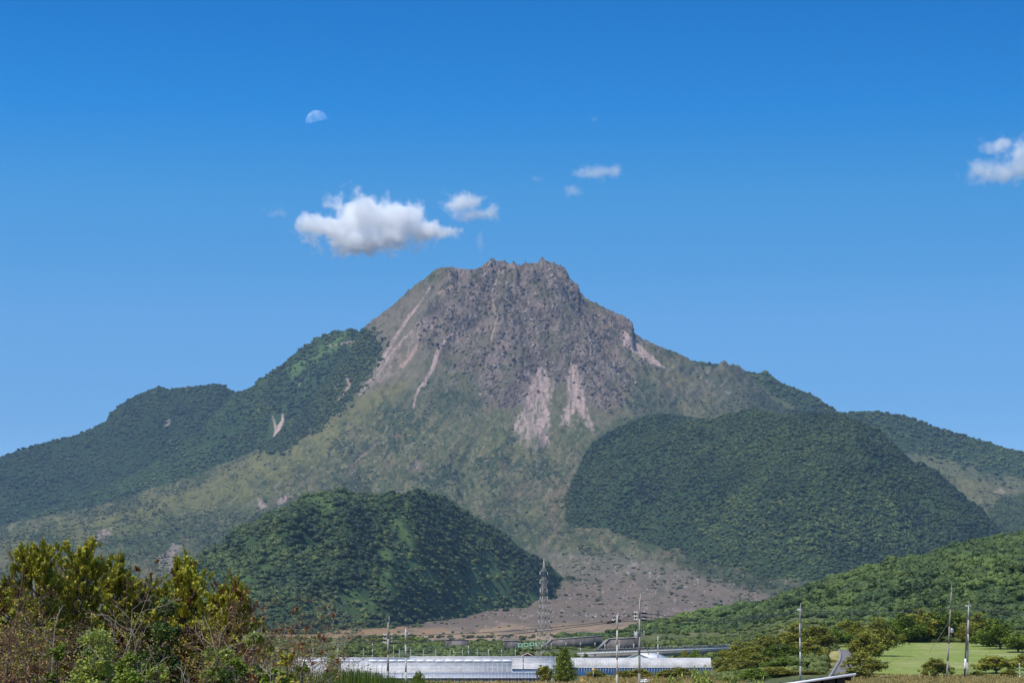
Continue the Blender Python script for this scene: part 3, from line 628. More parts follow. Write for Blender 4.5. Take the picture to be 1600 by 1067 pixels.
ma_ = t_.nodes.new('ShaderNodeMath'); ma_.operation = 'MULTIPLY_ADD'; ma_.inputs[1].default_value = .5; cr_ = t_.nodes.new('ShaderNodeValToRGB'); su_ = t_.nodes.new('ShaderNodeMath'); su_.operation = 'SUBTRACT'; su_.inputs[1].default_value = .25
t_.links.new(ge_.outputs['Position'], no_.inputs['Vector']); t_.links.new(no_.outputs['Fac'], ma_.inputs[0]); t_.links.new(at_.outputs['Fac'], ma_.inputs[2]); t_.links.new(ma_.outputs[0], su_.inputs[0]); t_.links.new(su_.outputs[0], cr_.inputs[0]); t_.links.new(cr_.outputs[0], b_.inputs['Base Color'])
for p_, c_ in ((.42, (.122, .096, .074)), (.7, (.215, .165, .128))): cr_.color_ramp.elements.new(p_).color = (*c_, 1)
cr_.color_ramp.elements[0].color = (.05, .043, .040, 1); cr_.color_ramp.elements[-1].color = (.36, .30, .26, 1)
M_PALE = mat('pale boulder', (0.42, 0.38, 0.35), 0.95, 0.4, 0.05, spec=0.1)
far_p = [crown_proto('woodland_crown', LF_FAR, 6, 0.13, 400 + i, 0.95, 160) for i in range(4)]
g_p = [crown_proto('woodland_crown', LF_G, 7, 0.10, 420 + i, 1.0, 420) for i in range(5)]
scr_p = [crown_proto('shrub_crown', LF_SCR, 4, 0.2, 440 + i, 0.6, 60) for i in range(3)]
low_p = [crown_proto('shrub_crown', LF_LOW, 6, 0.10, 460 + i, 0.8, 500) for i in range(4)]
rock_p = [rock_proto('crag', M_ROCK, 480 + i) for i in range(5)]
pale_p = [rock_proto('boulder', M_PALE, 490 + i) for i in range(3)]

def woods(name, H, n, box, s0, s1, protos, label, above=None, tf=None, sink=0.35, cat='woodland'):
    x, y = pts(n, *box); z = H(x, y)
    gd = above(x, y) if above is not None else Hvolc(x, y); dd_ = gd - z
    k = (dd_ < 2) | (rng.random(n) < np.exp(-np.maximum(dd_, 0) / 16.0) * 0.8 * sm(-.3, .3, fbm(x, y, 60, 2, 77)))
    z = np.maximum(z, gd)
    if tf is None: t = np.clip(0.5 + 0.55 * fbm(x, y, 160, 3, 501) + rng.normal(0, 0.22, n), 0, 1)
    else: t, k2 = tf(x, y, z); k &= k2
    S = s0 * .75 * (s1 * 1.25 / (s0 * .75)) ** (rng.random(n) ** 1.7) * (0.75 + 0.5 * vn(x / 60, y / 60, 9)); x, y, z, t, S = x[k], y[k], z[k], t[k], S[k]
    return scatter(name, x, y, z - S * sink, S, t, protos, label, cat)
def tE(x, y, z):
    u, v = proj(x, y, z); yl = poly(u, v, [(1080, 800), (1160, 760), (1250, 770), (1330, 770), (1420, 790), (1440, 830), (1380, 870), (1300, 850), (1250, 920), (1090, 880)], 15, 20, fbm(u, v, 30, 3, 503))
    t = np.clip(0.13 + 0.34 * fbm(u, v * 1.3, 55, 4, 504) + rng.normal(0, 0.07, len(x)) + yl * (0.16 + 1.0 * (rng.random(len(x)) < .45) * sm(-.12, .2, fbm(u, v, 14, 3, 505))), 0, 1); return t, np.ones(len(x), bool)
def tF(x, y, z):
    u, v = proj(x, y, z); g = fbm(u * 0.8, v, 45, 3, 451); n = fbm(u, v, 16, 2, 506)
    t = np.clip(0.12 + 0.55 * fbm(u, v, 28, 4, 507) + rng.normal(0, 0.10, len(x)) + 0.45 * sm(0.0, 0.4, g + .4 * n), 0, 1)
    return t, ~((g + n * 0.3 > 0.22) & (rng.random(len(x)) < 0.7))
woods('hill_woods', HE, 80000, (0.015, 0.215, 4950, 7300), 4.2, 8.0, far_p, 'dark broadleaf woods over the wide dome hill right of the brown plain', None, tE)
woods('hill_woods', HF, 50000, (-0.145, 0.03, 2900, 5300), 3.2, 8.0, far_p, 'dense green woods covering the rounded hill behind the pylon', None, tF)
def tG(x, y, z):
    u, v = proj(x, y, z); g = fbm(u * 0.5, v, 30, 3, 461)
    t = np.clip(0.26 + 0.4 * g + 0.4 * fbm(x, y, 45, 3, 508) + rng.normal(0, 0.10, len(x)), 0, 1); return t, ~((g > 0.25) & (rng.random(len(x)) < 0.55))
woods('ridge_woods', HG, 22000, (0.02, 0.235, 920, 2080), 3.0, 6.0, g_p, 'bright green woods and bamboo on the near ridge at the right edge', Hplain, tG)
def tB(x, y, z):
    u, v = proj(x, y, z); nf = fbm(u, v, 5, 3, 441, .7); sc = poly(u, v, [(422, 645), (448, 645), (444, 670), (438, 696), (418, 702), (422, 672)], 2, 3, nf) + poly(u, v, [(532, 586), (552, 590), (560, 606), (535, 630), (520, 624)], 2, 4, nf)
    gr = poly(u, v, [(450, 575), (500, 545), (540, 520), (525, 550), (480, 570), (460, 590)], 5, 6, nf) * .6 + poly(u, v, [(545, 530), (575, 520), (640, 560), (560, 620), (540, 600)], 6, 8, nf) * .7
    cr_ = line(u, v, [(540, 514), (450, 562), (398, 602), (366, 618), (308, 680), (224, 736), (122, 782), (0, 826)], 10, 14, 12) * .25  # lit crest put into the leaf tint as a paler band
    return np.clip(0.22 + cr_ + 0.5 * fbm(u, v, 34, 3, 501) + rng.normal(0, 0.10, len(x)), 0, 1), rng.random(len(x)) > np.clip(sc + gr, 0, 1)
woods('mountain_woods', HB, 22000, (-0.222, -0.05, 8300, 9330), 4.5, 10, far_p, 'dark green woods on the forested shoulder left of the bare summit', None, tB)
def tA(x, y, z): u, v = proj(x, y, z); return np.clip(0.10 + 0.35 * fbm(u, v, 40, 3, 521) + rng.normal(0, 0.07, len(x)), 0, 1), np.ones(len(x), bool)
woods('mountain_woods', HA, 14000, (-0.225, -0.08, 9100, 10300), 5, 11, far_p, 'bluish woods on the farthest mountain at the left edge', lambda x, y: np.maximum(Hvolc(x, y), HB(x, y)), tA)
def tS(x, y, z):
    u, v = proj(x, y, z); nf = fbm(u, v, 8, 3, 524); return np.clip(0.25 + 0.5 * fbm(u, v, 30, 3, 501) + rng.normal(0, 0.10, len(x)), 0, 1), (rng.random(len(x)) < poly(u, v, SHOULDER, 11, 12, nf)) & (rng.random(len(x)) > poly(u, v, SCARS, 2, 3, nf) * .9)
woods('mountain_woods', Hvolc, 26000, (-0.11, -0.045, 7800, 8800), 4.5, 10, far_p, 'dark woods where the forested shoulder meets the bare slope above the orange scar', lambda x, y: Hvolc(x, y) - 5, tS)
def tD(x, y, z):
    u, v = proj(x, y, z); gr = poly(u, v, [(1100, 575), (1160, 590), (1260, 642), (1200, 640), (1100, 600)], 5, 8, fbm(u, v, 12, 2, 509)) + poly(u, v, [(1375, 695), (1420, 705), (1620, 755), (1620, 880), (1500, 830)], 6, 12, fbm(u, v, 12, 2, 509))
    return np.clip(0.4 + 0.4 * fbm(x, y, 160, 3, 501) + rng.normal(0, 0.2, len(x)), 0, 1), rng.random(len(x)) > gr * 0.8
woods('mountain_woods', HD, 16000, (0.06, 0.225, 8300, 9400), 5, 11, far_p, 'dark woods along the ridge that falls to the right edge', None, tD)
def tV(x, y, z):
    u, v = proj(x, y, z); b, r, ang = Hbase(x, y); n = len(x)
    n1 = fbm(u + 0.5 * v, v * 1.0 - 0.35 * u, 55, 5, 301, 0.6)
    p = 0.06 + 0.8 * sm(-0.02, 0.24, n1 + .35 * fbm(u - 0.4 * v, v * 0.5, 7, 3, 319, .7)); p *= sm(450, 900, r) * 0.9 + 0.1
    sc = poly(u, v, [(815, 570), (880, 565), (960, 690), (800, 720)], 8); br = poly(u, v, BROWNP, 8)
    p *= (1 - 0.93 * sc) * (1 - br * 0.80) * (1 - poly(u, v, [(683, 487), (700, 520), (650, 640), (560, 620)], 8) * 0.85)
    n = len(x); rim = line(u, v, SIL_E[2:27] , 5, 5, 9, n1, 14) + line(u, v, BAS_E[1:8], 7, 9, 9, n1, 18) + line(u, v, SIL_F[2:-1], 3, 3, 9, n1, 8); p = np.maximum(p, np.clip(rim, 0, 1) * .75 * sm(-.3, .2, n1)); p = np.maximum(p, line(u, v, [(590, 548), (540, 602), (430, 692), (300, 757), (0, 848)], 4, 10, 5, n1, 6) * .55)
    p = np.maximum(p, poly(u, v, [(1530, 825), (1560, 775), (1620, 770), (1620, 850), (1540, 850)], 4) * 0.95)
    p = np.maximum(p, poly(u, v, [(160, 880), (200, 820), (330, 790), (470, 800), (420, 900)], 12, 12, n1) * 0.45)
    p = np.maximum(p, poly(u, v, [(566, 518), (592, 530), (600, 548), (588, 575), (566, 606), (545, 640), (512, 660), (500, 650), (540, 590)], 5, 9, n1) * .8)
    return np.clip(0.3 + 0.3 * n1 + rng.normal(0, 0.2, n), 0, 1), rng.random(n) < p
woods('slope_scrub', Hvolc, 200000, (-0.222, 0.222, 4300, 8650), 1.8, 4.8, scr_p, 'scattered green shrubs dotting the grassy lower slopes of the volcano', lambda x, y: np.maximum(np.maximum(HE(x, y), HF(x, y)), HB(x, y)), tV, 0.2, 'scrub')
def tR(x, y, z):
    u, v = proj(x, y, z); nz = fbm(u, v, 14, 4, 331, 0.65)
    p = poly(u, v, [(700, 400), (770, 390), (900, 395), (925, 460), (1000, 490), (995, 520), (972, 545), (990, 590), (975, 625), (940, 640), (900, 615), (850, 580), (848, 618), (800, 648), (765, 628), (745, 585), (700, 560), (670, 540), (655, 520), (690, 470)], 22, 18, nz)
    p *= 1 - .92 * poly(u, v, [(840, 572), (852, 572), (866, 602), (860, 706), (800, 700), (812, 640)], 3) - .0; p *= 1 - .9 * poly(u, v, [(892, 568), (904, 572), (940, 690), (872, 675), (884, 600)], 3)
    return np.clip(.42 + .75 * fbm(u, v, 22, 4, 523) + rng.normal(0, .14, len(x)), 0, 1), rng.random(len(x)) < p * (0.35 + 0.65 * sm(-0.3, 0.3, nz))
def rocks(n, s0, s1, name, label, sink):
    x, y = pts(n, -0.05, 0.06, 7900, 8850); z = Hvolc(x, y); t, k = tR(x, y, z); S = s0 * (s1 / s0) ** (rng.random(n) ** 3.2)
    u, v = proj(x, y, z); k &= ~((S > 3.2) & (v < np.interp(u, [p[0] for p in SIL_C], [p[1] for p in SIL_C]) + 6))
    scatter(name, x[k], y[k], z[k] + S[k] * sink, S[k], t[k], rock_p, label, 'rocks')
rocks(24000, 1.4, 9, 'dome_rocks', 'jagged grey rocks and crags covering the bare lava dome', 0.1)
x, y = pts(1500, -0.06, 0.11, 2900, 5400); z = Hvolc(x, y); u, v = proj(x, y, z)
k = (poly(u, v, BROWNP, 4) > 0.5) & (rng.random(len(x)) < sm(-0.3, 0.5, fbm(x, y, 200, 3, 511))) & (v < 965)
scatter('plain_boulders', x[k], y[k], z[k], (0.8 * 4 ** (rng.random(len(x)) ** 3))[k], rng.random(k.sum()), pale_p, 'pale boulders strewn over the brown plain', 'boulders')
x, y = pts(7000, -0.13, 0.12, 1650, 5400); z = Hvolc(x, y); u, v = proj(x, y, z); nn = fbm(x, y, 120, 3, 512)
k = (poly(u, v, BROWNP, 4) > 0.5) & (rng.random(len(x)) < 0.05 + 0.5 * sm(0.0, 0.5, nn)); z = np.where(y < 3000, Hplain(x, y), z)
scatter('plain_scrub', x[k], y[k], z[k], rng.uniform(0.9, 3.4, k.sum()), np.clip(rng.normal(0.45, 0.2, k.sum()), 0, 1), scr_p, 'dusty green bushes dotting the brown plain', 'scrub')
# the low belt of scrub between the greenhouses and the plain
x, y = pts(15000, -0.17, 0.2, 640, 1620); z = Hplain(x, y); a = x / y
nn = fbm(x, y, 60, 3, 513); den = sm(-0.4, 0.2, nn) * np.where(y < 900, 0.30, 0.85)
k = (rng.random(len(x)) < den) & (z > HG(x, y) - 2)
for u0, u1, yw in ((696, 733, 1120), (786, 810, 1000), (850, 940, 960), (933, 1000, 820)): k &= ~((a > (u0 - 800) / FPX) & (a < (u1 - 806) / FPX) & (y > yw - 70) & (y < yw + 20))
scatter('lowland_scrub', x[k], y[k], z[k] - 0.4, rng.uniform(1.0, 2.6, k.sum()), np.clip(0.35 + 0.5 * fbm(x, y, 30, 3, 514)[k] + rng.normal(0, 0.15, k.sum()), 0, 1), low_p, 'low green scrub and vines on the embankments behind the greenhouses', 'scrub')

# ------------------------------------------------------------------ plants built one by one
LM = {
 'pine': leafmat('pine needles', (0.070, 0.098, 0.010), (0.46, 0.43, 0.045), 0.15, 1.2),
 'pine_dead': leafmat('dead pine needles', (0.10, 0.045, 0.018), (0.34, 0.16, 0.055), 0.15, 1.5),
 'olive': leafmat('olive leaves', (0.085, 0.100, 0.014), (0.34, 0.325, 0.045), 0.25, 0.5),
 'green': leafmat('green leaves', (0.045, 0.08, 0.01), (0.22, 0.29, 0.032), 0.25, 0.5),
 'dark': leafmat('dark leaves', (0.02, 0.045, 0.01), (0.11, 0.17, 0.03), 0.15, 1.0),
 'bright': leafmat('bright glossy leaves', (0.065, 0.10, 0.015), (0.36, 0.41, 0.085), 0.3, 1.0, rough=0.4),
 'cypress': leafmat('cypress sprays', (0.045, 0.075, 0.008), (0.24, 0.28, 0.028), 0.1, 1.0),
 'rust': leafmat('withered brown leaves', (0.1, 0.055, 0.025), (0.34, 0.2, 0.09), 0.2, 1.5),
 'hedge': leafmat('yellow green leaves', (0.11, 0.12, 0.01), (0.42, 0.38, 0.035), 0.25, 0.5),
}
BARK = mat('brown bark', (0.15, 0.115, 0.085), 0.95, 0.5, 6, bump=0.5, spec=0.1)
BARKG = mat('bleached dead wood', (0.33, 0.285, 0.24), 0.9, 0.4, 5, bump=0.4, spec=0.1)
BARKD = mat('dark dead wood', (0.13, 0.085, 0.07), 0.95, 0.4, 6, bump=0.4, spec=0.1)

def grow(p, d, ln, r, depth, A, T, r0=None, spread=0.6, kids=3, up=0.15, wig=0.25, shrink=0.62, segs=4, rr=random):
    """a limb of a few bent segments that bears smaller limbs; A collects segments, T twig ends"""
    p = np.array(p, float); d = np.array(d, float); d /= np.linalg.norm(d) + 1e-9; st = ln / segs
    for i in range(segs):
        d = d + np.array([rr.gauss(0, wig), rr.gauss(0, wig), rr.gauss(0, wig) + up]) * 0.5; d /= np.linalg.norm(d)
        q = p + d * st; ra = r * (1 - 0.7 * i / segs); rb = r * (1 - 0.7 * (i + 1) / segs); A.append((p, q, ra, rb))
        if depth > 0 and i >= (1 if segs > 2 else 0):
            for k in range(kids if i < segs - 1 else kids + 1):
                if rr.random() < 0.25: continue
                n = np.array([rr.gauss(0, 1), rr.gauss(0, 1), rr.gauss(0, 0.5)]); n -= d * n.dot(d); n /= np.linalg.norm(n) + 1e-9
                dd = d * (1 - spread) + n * spread + np.array([0, 0, up])
                grow(q, dd, ln * shrink * rr.uniform(0.7, 1.1), rb * 0.75, depth - 1, A, T, None, spread, kids, up, wig, shrink, max(2, segs - 1), rr)
        p = q
    T.append((p, d))
def limbs(A, name, m, parent, rmin=0.004, n=5):
    b = MB(); P0 = np.array([a[0] for a in A]); P1 = np.array([a[1] for a in A]); r0 = np.maximum([a[2] for a in A], rmin); r1 = np.maximum([a[3] for a in A], rmin * .7)
    b.tubes(P0, P1, r0, r1, n); return b.build(name, m, parent, True)

def broadleaf(name, h, rad, lk, leaf=0.16, nl=1800, seed=0, low=0.25, lobes=9, bark=None, flat=0.8):
    """tree or bush: trunk with limbs, crown of leaf clumps with gaps"""
    rr = random.Random(seed); r = np.random.default_rng(seed + 50); root = empty(name)
    A = []; cs = []
    for i in range(lobes):
        a = 2.4 * i + rr.uniform(-.4, .4); q = (i + .5) / lobes; d = rad * math.sqrt(q) * 0.72 * rr.uniform(.7, 1.1)
        z = h * (low + (1 - low) * rr.uniform(0.30, 0.82) * (1 - 0.35 * q)); s = rad * rr.uniform(0.30, 0.50)
        cs.append((np.array([math.cos(a) * d, math.sin(a) * d, z]), s))
    cs.append((np.array([rr.uniform(-.15, .15) * rad, rr.uniform(-.15, .15) * rad, h - rad * 0.38]), rad * 0.40))
    tr = max(0.035 * h, 0.03); top = np.array([0, 0, h * (low * 0.8 + 0.1)])
    A.append((np.array([0, 0, -0.3]), top, tr, tr * 0.7))
    for c, s in cs:
        p = top; m = (top + c) / 2 + np.array([rr.gauss(0, .08), rr.gauss(0, .08), .1]) * rad
        A += [(p, m, tr * .5, tr * .32), (m, c, tr * .32, tr * .12)]
        for k in range(6):
            e = c + np.array([rr.gauss(0, .55), rr.gauss(0, .55), rr.gauss(0.2, .4)]) * s; A.append((c, e, tr * .12, tr * .04))
    limbs(A, 'trunk', bark or BARK, root, 0.012)
    L_ = []; W = np.array([s for c, s in cs]) ** 2; W = W / W.sum()
    for (c, s), w_ in zip(cs, W):
        n = int(nl * w_); sub = max(4, n // 26); sd_ = r.normal(size=(sub, 3)); sd_ /= np.linalg.norm(sd_, axis=1)[:, None]
        sc = c + sd_ * s * r.uniform(0.55, 1.05, (sub, 1)) * np.array([1, 1, flat])
        pick = r.integers(0, sub, n); L_.append(sc[pick] + r.normal(0, s * 0.16, (n, 3)))
    L_ = np.concatenate(L_); b = MB(); b.leaves(L_, leaf * 0.5, up=0.45, asp=0.65)
    b.build('crown', LM[lk], root)
    return root

def pine(name, h, w_, seed, tufts=420, dead=0.12, low=0.3, lean=0.0):
    rr = random.Random(seed); r = np.random.default_rng(seed); root = empty(name); A = []; T = []
    tr = 0.02 * h + 0.02; k = 9; P_ = [np.array([0, 0, -0.3])]
    for i in range(1, k + 1): P_.append(np.array([lean * i / k + rr.gauss(0, .03), rr.gauss(0, .03), h * 0.93 * i / k]))
    for i in range(k): A.append((P_[i], P_[i + 1], tr * (1 - .85 * i / k), tr * (1 - .85 * (i + 1) / k)))
    nb = 46
    for i in range(nb):
        q = low + (1 - low) * (i / nb) ** 0.9; c = P_[0] + (np.array([lean * q, 0, h * 0.93 * q])); az = i * 2.4 + rr.uniform(-.3, .3)
        ln = w_ * (0.35 + 0.65 * math.sqrt(max(0, 1 - ((q - 0.62) / 0.42) ** 2))) * rr.uniform(.5, 1.25) if q < .98 else w_ * .3
        d = np.array([math.cos(az), math.sin(az), 0.25 + q * 0.6])
        grow(c, d, ln, tr * 0.22, 1, A, T, spread=0.5, kids=2, up=0.26, wig=0.26, shrink=0.55, segs=5, rr=rr)
    T.append((P_[-1] + np.array([0, 0, .05 * h]), np.array([0, 0, 1.0])))
    for i in range(5): T.append((P_[-1] + np.array([rr.gauss(0, .16), rr.gauss(0, .16), rr.uniform(0, .06) * h]), np.array([rr.gauss(0, .2), rr.gauss(0, .2), 1.0])))
    limbs(A, 'trunk', BARK, root, 0.006)
    rr.shuffle(T); g = MB(); dd = MB()
    for j, (p, d) in enumerate(T):
        dead_ = rr.random() < dead * (2.2 if p[2] < h * .62 else 0.6); b = dd if dead_ else g
        d = d / np.linalg.norm(d) + np.array([rr.gauss(0, .25), rr.gauss(0, .25), 0.65]); d /= np.linalg.norm(d)
        ns = 3
        for s_ in range(ns):
            q0 = p + np.array([rr.gauss(0, .09), rr.gauss(0, .09), rr.gauss(0, .08)]) if s_ else p
            L1 = rr.uniform(.14, .32) if not dead_ else rr.uniform(.12, .22); n = 56
            t = r.random(n)[:, None]; e = r.normal(size=(n, 3)); e -= (e @ d)[:, None] * d; e /= np.linalg.norm(e, axis=1)[:, None]
            a0 = q0 - d * 0.12 + d * t * L1; nl = r.uniform(.07, .12, (n, 1)) * (1 if not dead_ else .75); tip = a0 + (d * 0.72 + e * 0.7) * nl
            sw = np.cross(e, d) * 0.014
            V = np.stack([a0 - sw, a0 + sw, tip + sw * .5, tip - sw * .5], 1).reshape(-1, 3); b.add(V, np.arange(n * 4).reshape(-1, 4))
    g.build('needles', LM['pine'], root)
    if dd.n: dd.build('dead_needles', LM['pine_dead'], root)
    return root
def snag(name, h, seed, bark, r=0.05, lean=(0, 0), kids=2, depth=3, cones=0, spread=0.5, up=0.1, ln=0.5, leafy=0):
    rr = random.Random(seed); root = empty(name); A = []; T = []
    grow((0, 0, -0.3), (lean[0], lean[1], 1), h, r, 0, A, [], wig=0.10, up=0.1, segs=9, rr=rr)
    for i in range(2, 9):
        p = A[i][1]
        for k in range(kids):
            az = rr.uniform(0, 6.28); grow(p, (math.cos(az), math.sin(az), 0.5 + up), h * ln * rr.uniform(.35, .8) * (1 - i / 14), A[i][3] * .6, depth - 1, A, T, spread=spread, kids=(2 if h > 99 else 1), up=up, wig=0.35, shrink=.55, segs=4, rr=rr)
    T.append((A[8][1], np.array([0, 0, 1.0])))
    limbs(A, 'trunk', bark, root, 0.006)
    if cones:
        r_ = np.random.default_rng(seed); rr.shuffle(T)
        for p, d in T[:cones]: b = MB(); b.leaves(p + r_.normal(0, .026, (34, 3)) * np.array([1, 1, 1.3]), 0.045, up=.4); b.build('dead_shoot', LM['pine_dead'], root)
    if leafy:
        b = MB(); r_ = np.random.default_rng(seed + 1); tp = np.array([t[0] for t in T]); i = r_.integers(0, len(tp), leafy); b.leaves(tp[i] + r_.normal(0, .09, (leafy, 3)), 0.035, up=.3)
        b.build('withered_leaves', LM['rust'], root)
    return root
def conifer(name, h, rad, seed, n=5200, bushy=0.0):
    r = np.random.default_rng(seed); root = empty(name); A = [(np.array([0, 0, -.2]), np.array([0, 0, h * .95]), .03 * h, .006)]; L_ = []
    m = 70
    for i in range(m):
        q = (i + .5) / m; az = i * 2.4; z = h * (0.05 + 0.93 * q); R_ = rad * ((1 - q) ** 0.75 * (1 - bushy) + bushy * math.sqrt(max(0, 1 - (q * 1.02) ** 3))) * r.uniform(.75, 1.12) * min(1, .55 + 3 * q)
        c0 = np.array([0, 0, z]); e = np.array([math.cos(az) * R_, math.sin(az) * R_, z - 0.08 * R_ + .1 * rad]); A.append((c0, e, .01 * h * (1 - q) + .006, .004))
        k = int(n / m * (0.45 + 1.2 * (1 - q))); t = r.uniform(.35, 1.05, (k, 1)); L_.append(c0 + (e - c0) * t + r.normal(0, rad * .09, (k, 3)))
    k = n // 40; L_.append(np.array([0, 0, h * .97]) + r.normal(0, 1, (k, 3)) * np.array([rad * .05, rad * .05, h * .03]))
    limbs(A, 'trunk', BARK, root, .008); b = MB(); b.leaves(np.concatenate(L_), 0.028 * h / 2 + .03, up=.1, asp=.5); b.build('crown', LM['cypress'], root); return root

def gz(x, y): return float(Hplain(np.array([x]), np.array([float(y)]))[0])
USED = set()
def put(proto, h0, u, vtop, D, label, cat, group=None, wid=None, w0=None, base=None, rz=None):
    """stand a copy (or, the first time, the built plant itself) so that its top reaches photo row vtop"""
    p = P(u, vtop, D); g = gz(p.x, D) if base is None else base; s = (p.z - g) / h0
    sx = (wid / FPX * D) / w0 if wid else s
    if rz is None: rz = random.uniform(0, 6.28)
    if proto.name in USED: o = dup(proto, (p.x, D, g), rz, (sx, sx, s))
    else: USED.add(proto.name); o = proto; o.location = (p.x, D, g); o.rotation_euler = (0, 0, rz); o.scale = (sx, sx, s)
    return tag(o, label, cat, None, group)

# --- right belt: trees along the lane and round the mown field
OL = [broadleaf('olive_tree', 6.0, 3.0, 'olive', 0.30, 8000, 600 + i, 0.02, 16) for i in range(3)]
GR = [broadleaf('green_tree', 6.0, 3.0, 'green', 0.30, 8000, 610 + i, 0.0, 16) for i in range(2)]
BUSH = [broadleaf('bush', 3.0, 1.9, 'olive', 0.24, 3600, 620 + i, 0.02, 11) for i in range(2)]
HED = broadleaf('hedge_bush', 3.0, 1.9, 'hedge', 0.24, 3600, 630, 0.02, 11)
G1 = 'olive trees left of the lane'; G2 = 'trees behind the mown field'; G3 = 'bushes round the mown field'
k = 0
belt = [
 (OL, 1158, 1001, 470, 66, 'olive tree at the left end of the belt, just right of the long tunnel house', G1), (OL, 1200, 990, 480, 62, 'rounded olive tree between the tunnel house and the lone grey pole', G1),
 (GR, 1222, 1004, 450, 56, 'dull green tree just left of the lone grey pole', G1), (OL, 1243, 973, 500, 62, 'tallest olive tree behind the top half of the lone grey pole', G1),
 (OL, 1276, 974, 510, 60, 'olive tree right of the lone grey pole and above the straw bank', G1), (GR, 1303, 977, 540, 52, 'dark-based tree closing the top of the lane', G1),
 (OL, 1183, 1021, 420, 70, 'broad olive bush-like tree filling the slope under the belt', G1), (GR, 1228, 1024, 400, 66, 'green tree at the foot of the lone grey pole', G1), (OL, 1150, 1026, 430, 56, 'low olive tree touching the bright leafy thicket', G1),
 (OL, 1262, 998, 455, 56, 'olive tree beside the straw bank, right of the lone grey pole', G1), (OL, 1212, 1040, 385, 60, 'lowest olive tree of the belt, left of the shed roof', G1), (OL, 1135, 1013, 500, 46, 'small olive tree over the right end of the tunnel house', G1),
 (GR, 1175, 1042, 375, 50, 'dull green bushy tree right of the bright leafy thicket', G1), (OL, 1180, 1006, 455, 55, 'yellowish olive tree in the middle of the belt', G1),
 (OL, 1330, 966, 560, 60, 'olive tree directly above the far end of the lane', G2), (OL, 1372, 963, 470, 58, 'tall loose olive tree at the left edge of the mown field', G2), (OL, 1352, 984, 430, 56, 'leaning olive tree beside the lane, right side', G2),
 (GR, 1408, 955, 590, 66, 'olive green tree at the far left corner of the mown field', G2), (OL, 1436, 950, 595, 66, 'dark olive tree behind the middle of the mown field', G2), (GR, 1464, 946, 600, 66, 'dark tree behind the field, left of the leaning pole', G2),
 (GR, 1494, 950, 600, 60, 'dark tree straight behind the leaning pole', G2), (OL, 1530, 957, 590, 60, 'brownish olive tree right of the pair of poles', G2), (GR, 1562, 964, 520, 62, 'bright green bushy tree right of the pair of poles', G2),
 (GR, 1590, 984, 500, 56, 'dark green tree at the right edge over the short post', G2), (GR, 1544, 980, 540, 52, 'low dark green tree at the right end of the mown field', G2), (OL, 1515, 972, 580, 44, 'small dark tree behind the brace of the pair of poles', G2), (GR, 1618, 975, 530, 66, 'dark tree cut by the right edge of the view', G2), (GR, 1388, 968, 600, 44, 'small dark tree between the leaning olive tree and the far corner of the field', G2),
 (BUSH, 1462, 1026, 378, 52, 'rounded lone bush on the mown field, left of the leaning pole', G3), (BUSH, 1556, 1021, 388, 66, 'wide spreading bush on the field right of the pair of poles', G3), (BUSH, 1344, 1016, 400, 52, 'olive bush crowding the right side of the lane', G3),
 (BUSH, 1362, 1026, 385, 44, 'lower olive bush at the near left corner of the mown field', G3), (BUSH, 1527, 1047, 380, 26, 'small low bush at the foot of the pair of poles', G3), (BUSH, 1392, 1056, 374, 34, 'flat dark bush on the dry grass before the field', G3),
 (BUSH, 1338, 1040, 372, 50, 'bush behind the right end of the shed roof', G3), (BUSH, 1576, 1044, 379, 26, 'tiny bush left of the short grey post', G3), (BUSH, 1602, 1018, 400, 50, 'dark bush cut by the right edge beside the short post', G3)]
for K, u, vt, D, wpx, lb, gp in belt:
    pr = K[k % len(K)]; k += 1; hh, ww = (3.0, 3.6) if K is BUSH else (6.0, 5.6)
    put(pr, hh, u, vt, D, lb, 'tree' if K is not BUSH else 'bush', gp, wpx * 1.12, ww)
for i, (u, vt, D, lb) in enumerate([(1290, 1027, 430, 'yellow green hedge bush nearest the straw bank'), (1281, 1037, 405, 'yellow green hedge bush in the middle of its row by the lane'), (1268, 1047, 385, 'yellow green hedge bush next to the shed roof')]):
    put(HED, 3.0, u, vt, D, lb, 'hedge', 'hedge bushes along the lane', 34, 3.6)

# --- the conifers and bushes by the greenhouses
CY = conifer('cypress', 5.0, 1.9, 640, 7000)
put(CY, 5.0, 882, 1013, 378, 'dense pointed cypress in front of the tunnel house', 'conifer', None, 50, 3.9, 0.0)
put(BUSH[0], 3.0, 851, 1037, 380, 'dark bush leaning on the left side of the cypress', 'bush', None, 36, 3.6, 0.0)
CY2 = conifer('round_conifer', 4.0, 1.6, 641, 6000, 0.75)
put(CY2, 4.0, 521, 1022, 200, 'rounded green conifer before the left end of the greenhouses', 'conifer', None, 44, 3.3, 1.6)
put(GR[0], 6.0, 655, 1046, 240, 'small bush with an upright tuft below the second pole', 'bush', None, 22, 5.6, 1.8)
for u, vt, D, wd, lb in [(1085, 1013, 560, 26, 'green bush between the white gabled shed and the elevated road'), (1068, 1016, 570, 22, 'small green bush right of the white gabled shed'), (900, 1018, 600, 16, 'green bush just right of the cypress top'), (915, 1019, 590, 16, 'green bush above the left end of the tunnel house')]:
    put(GR[1], 6.0, u, vt, D, lb, 'bush', None, wd, 5.6)
put(HED, 3.0, 1069 + 1, 1012, 545, 'yellow bushy shrub above the tunnel house', 'bush', None, 12, 3.6)
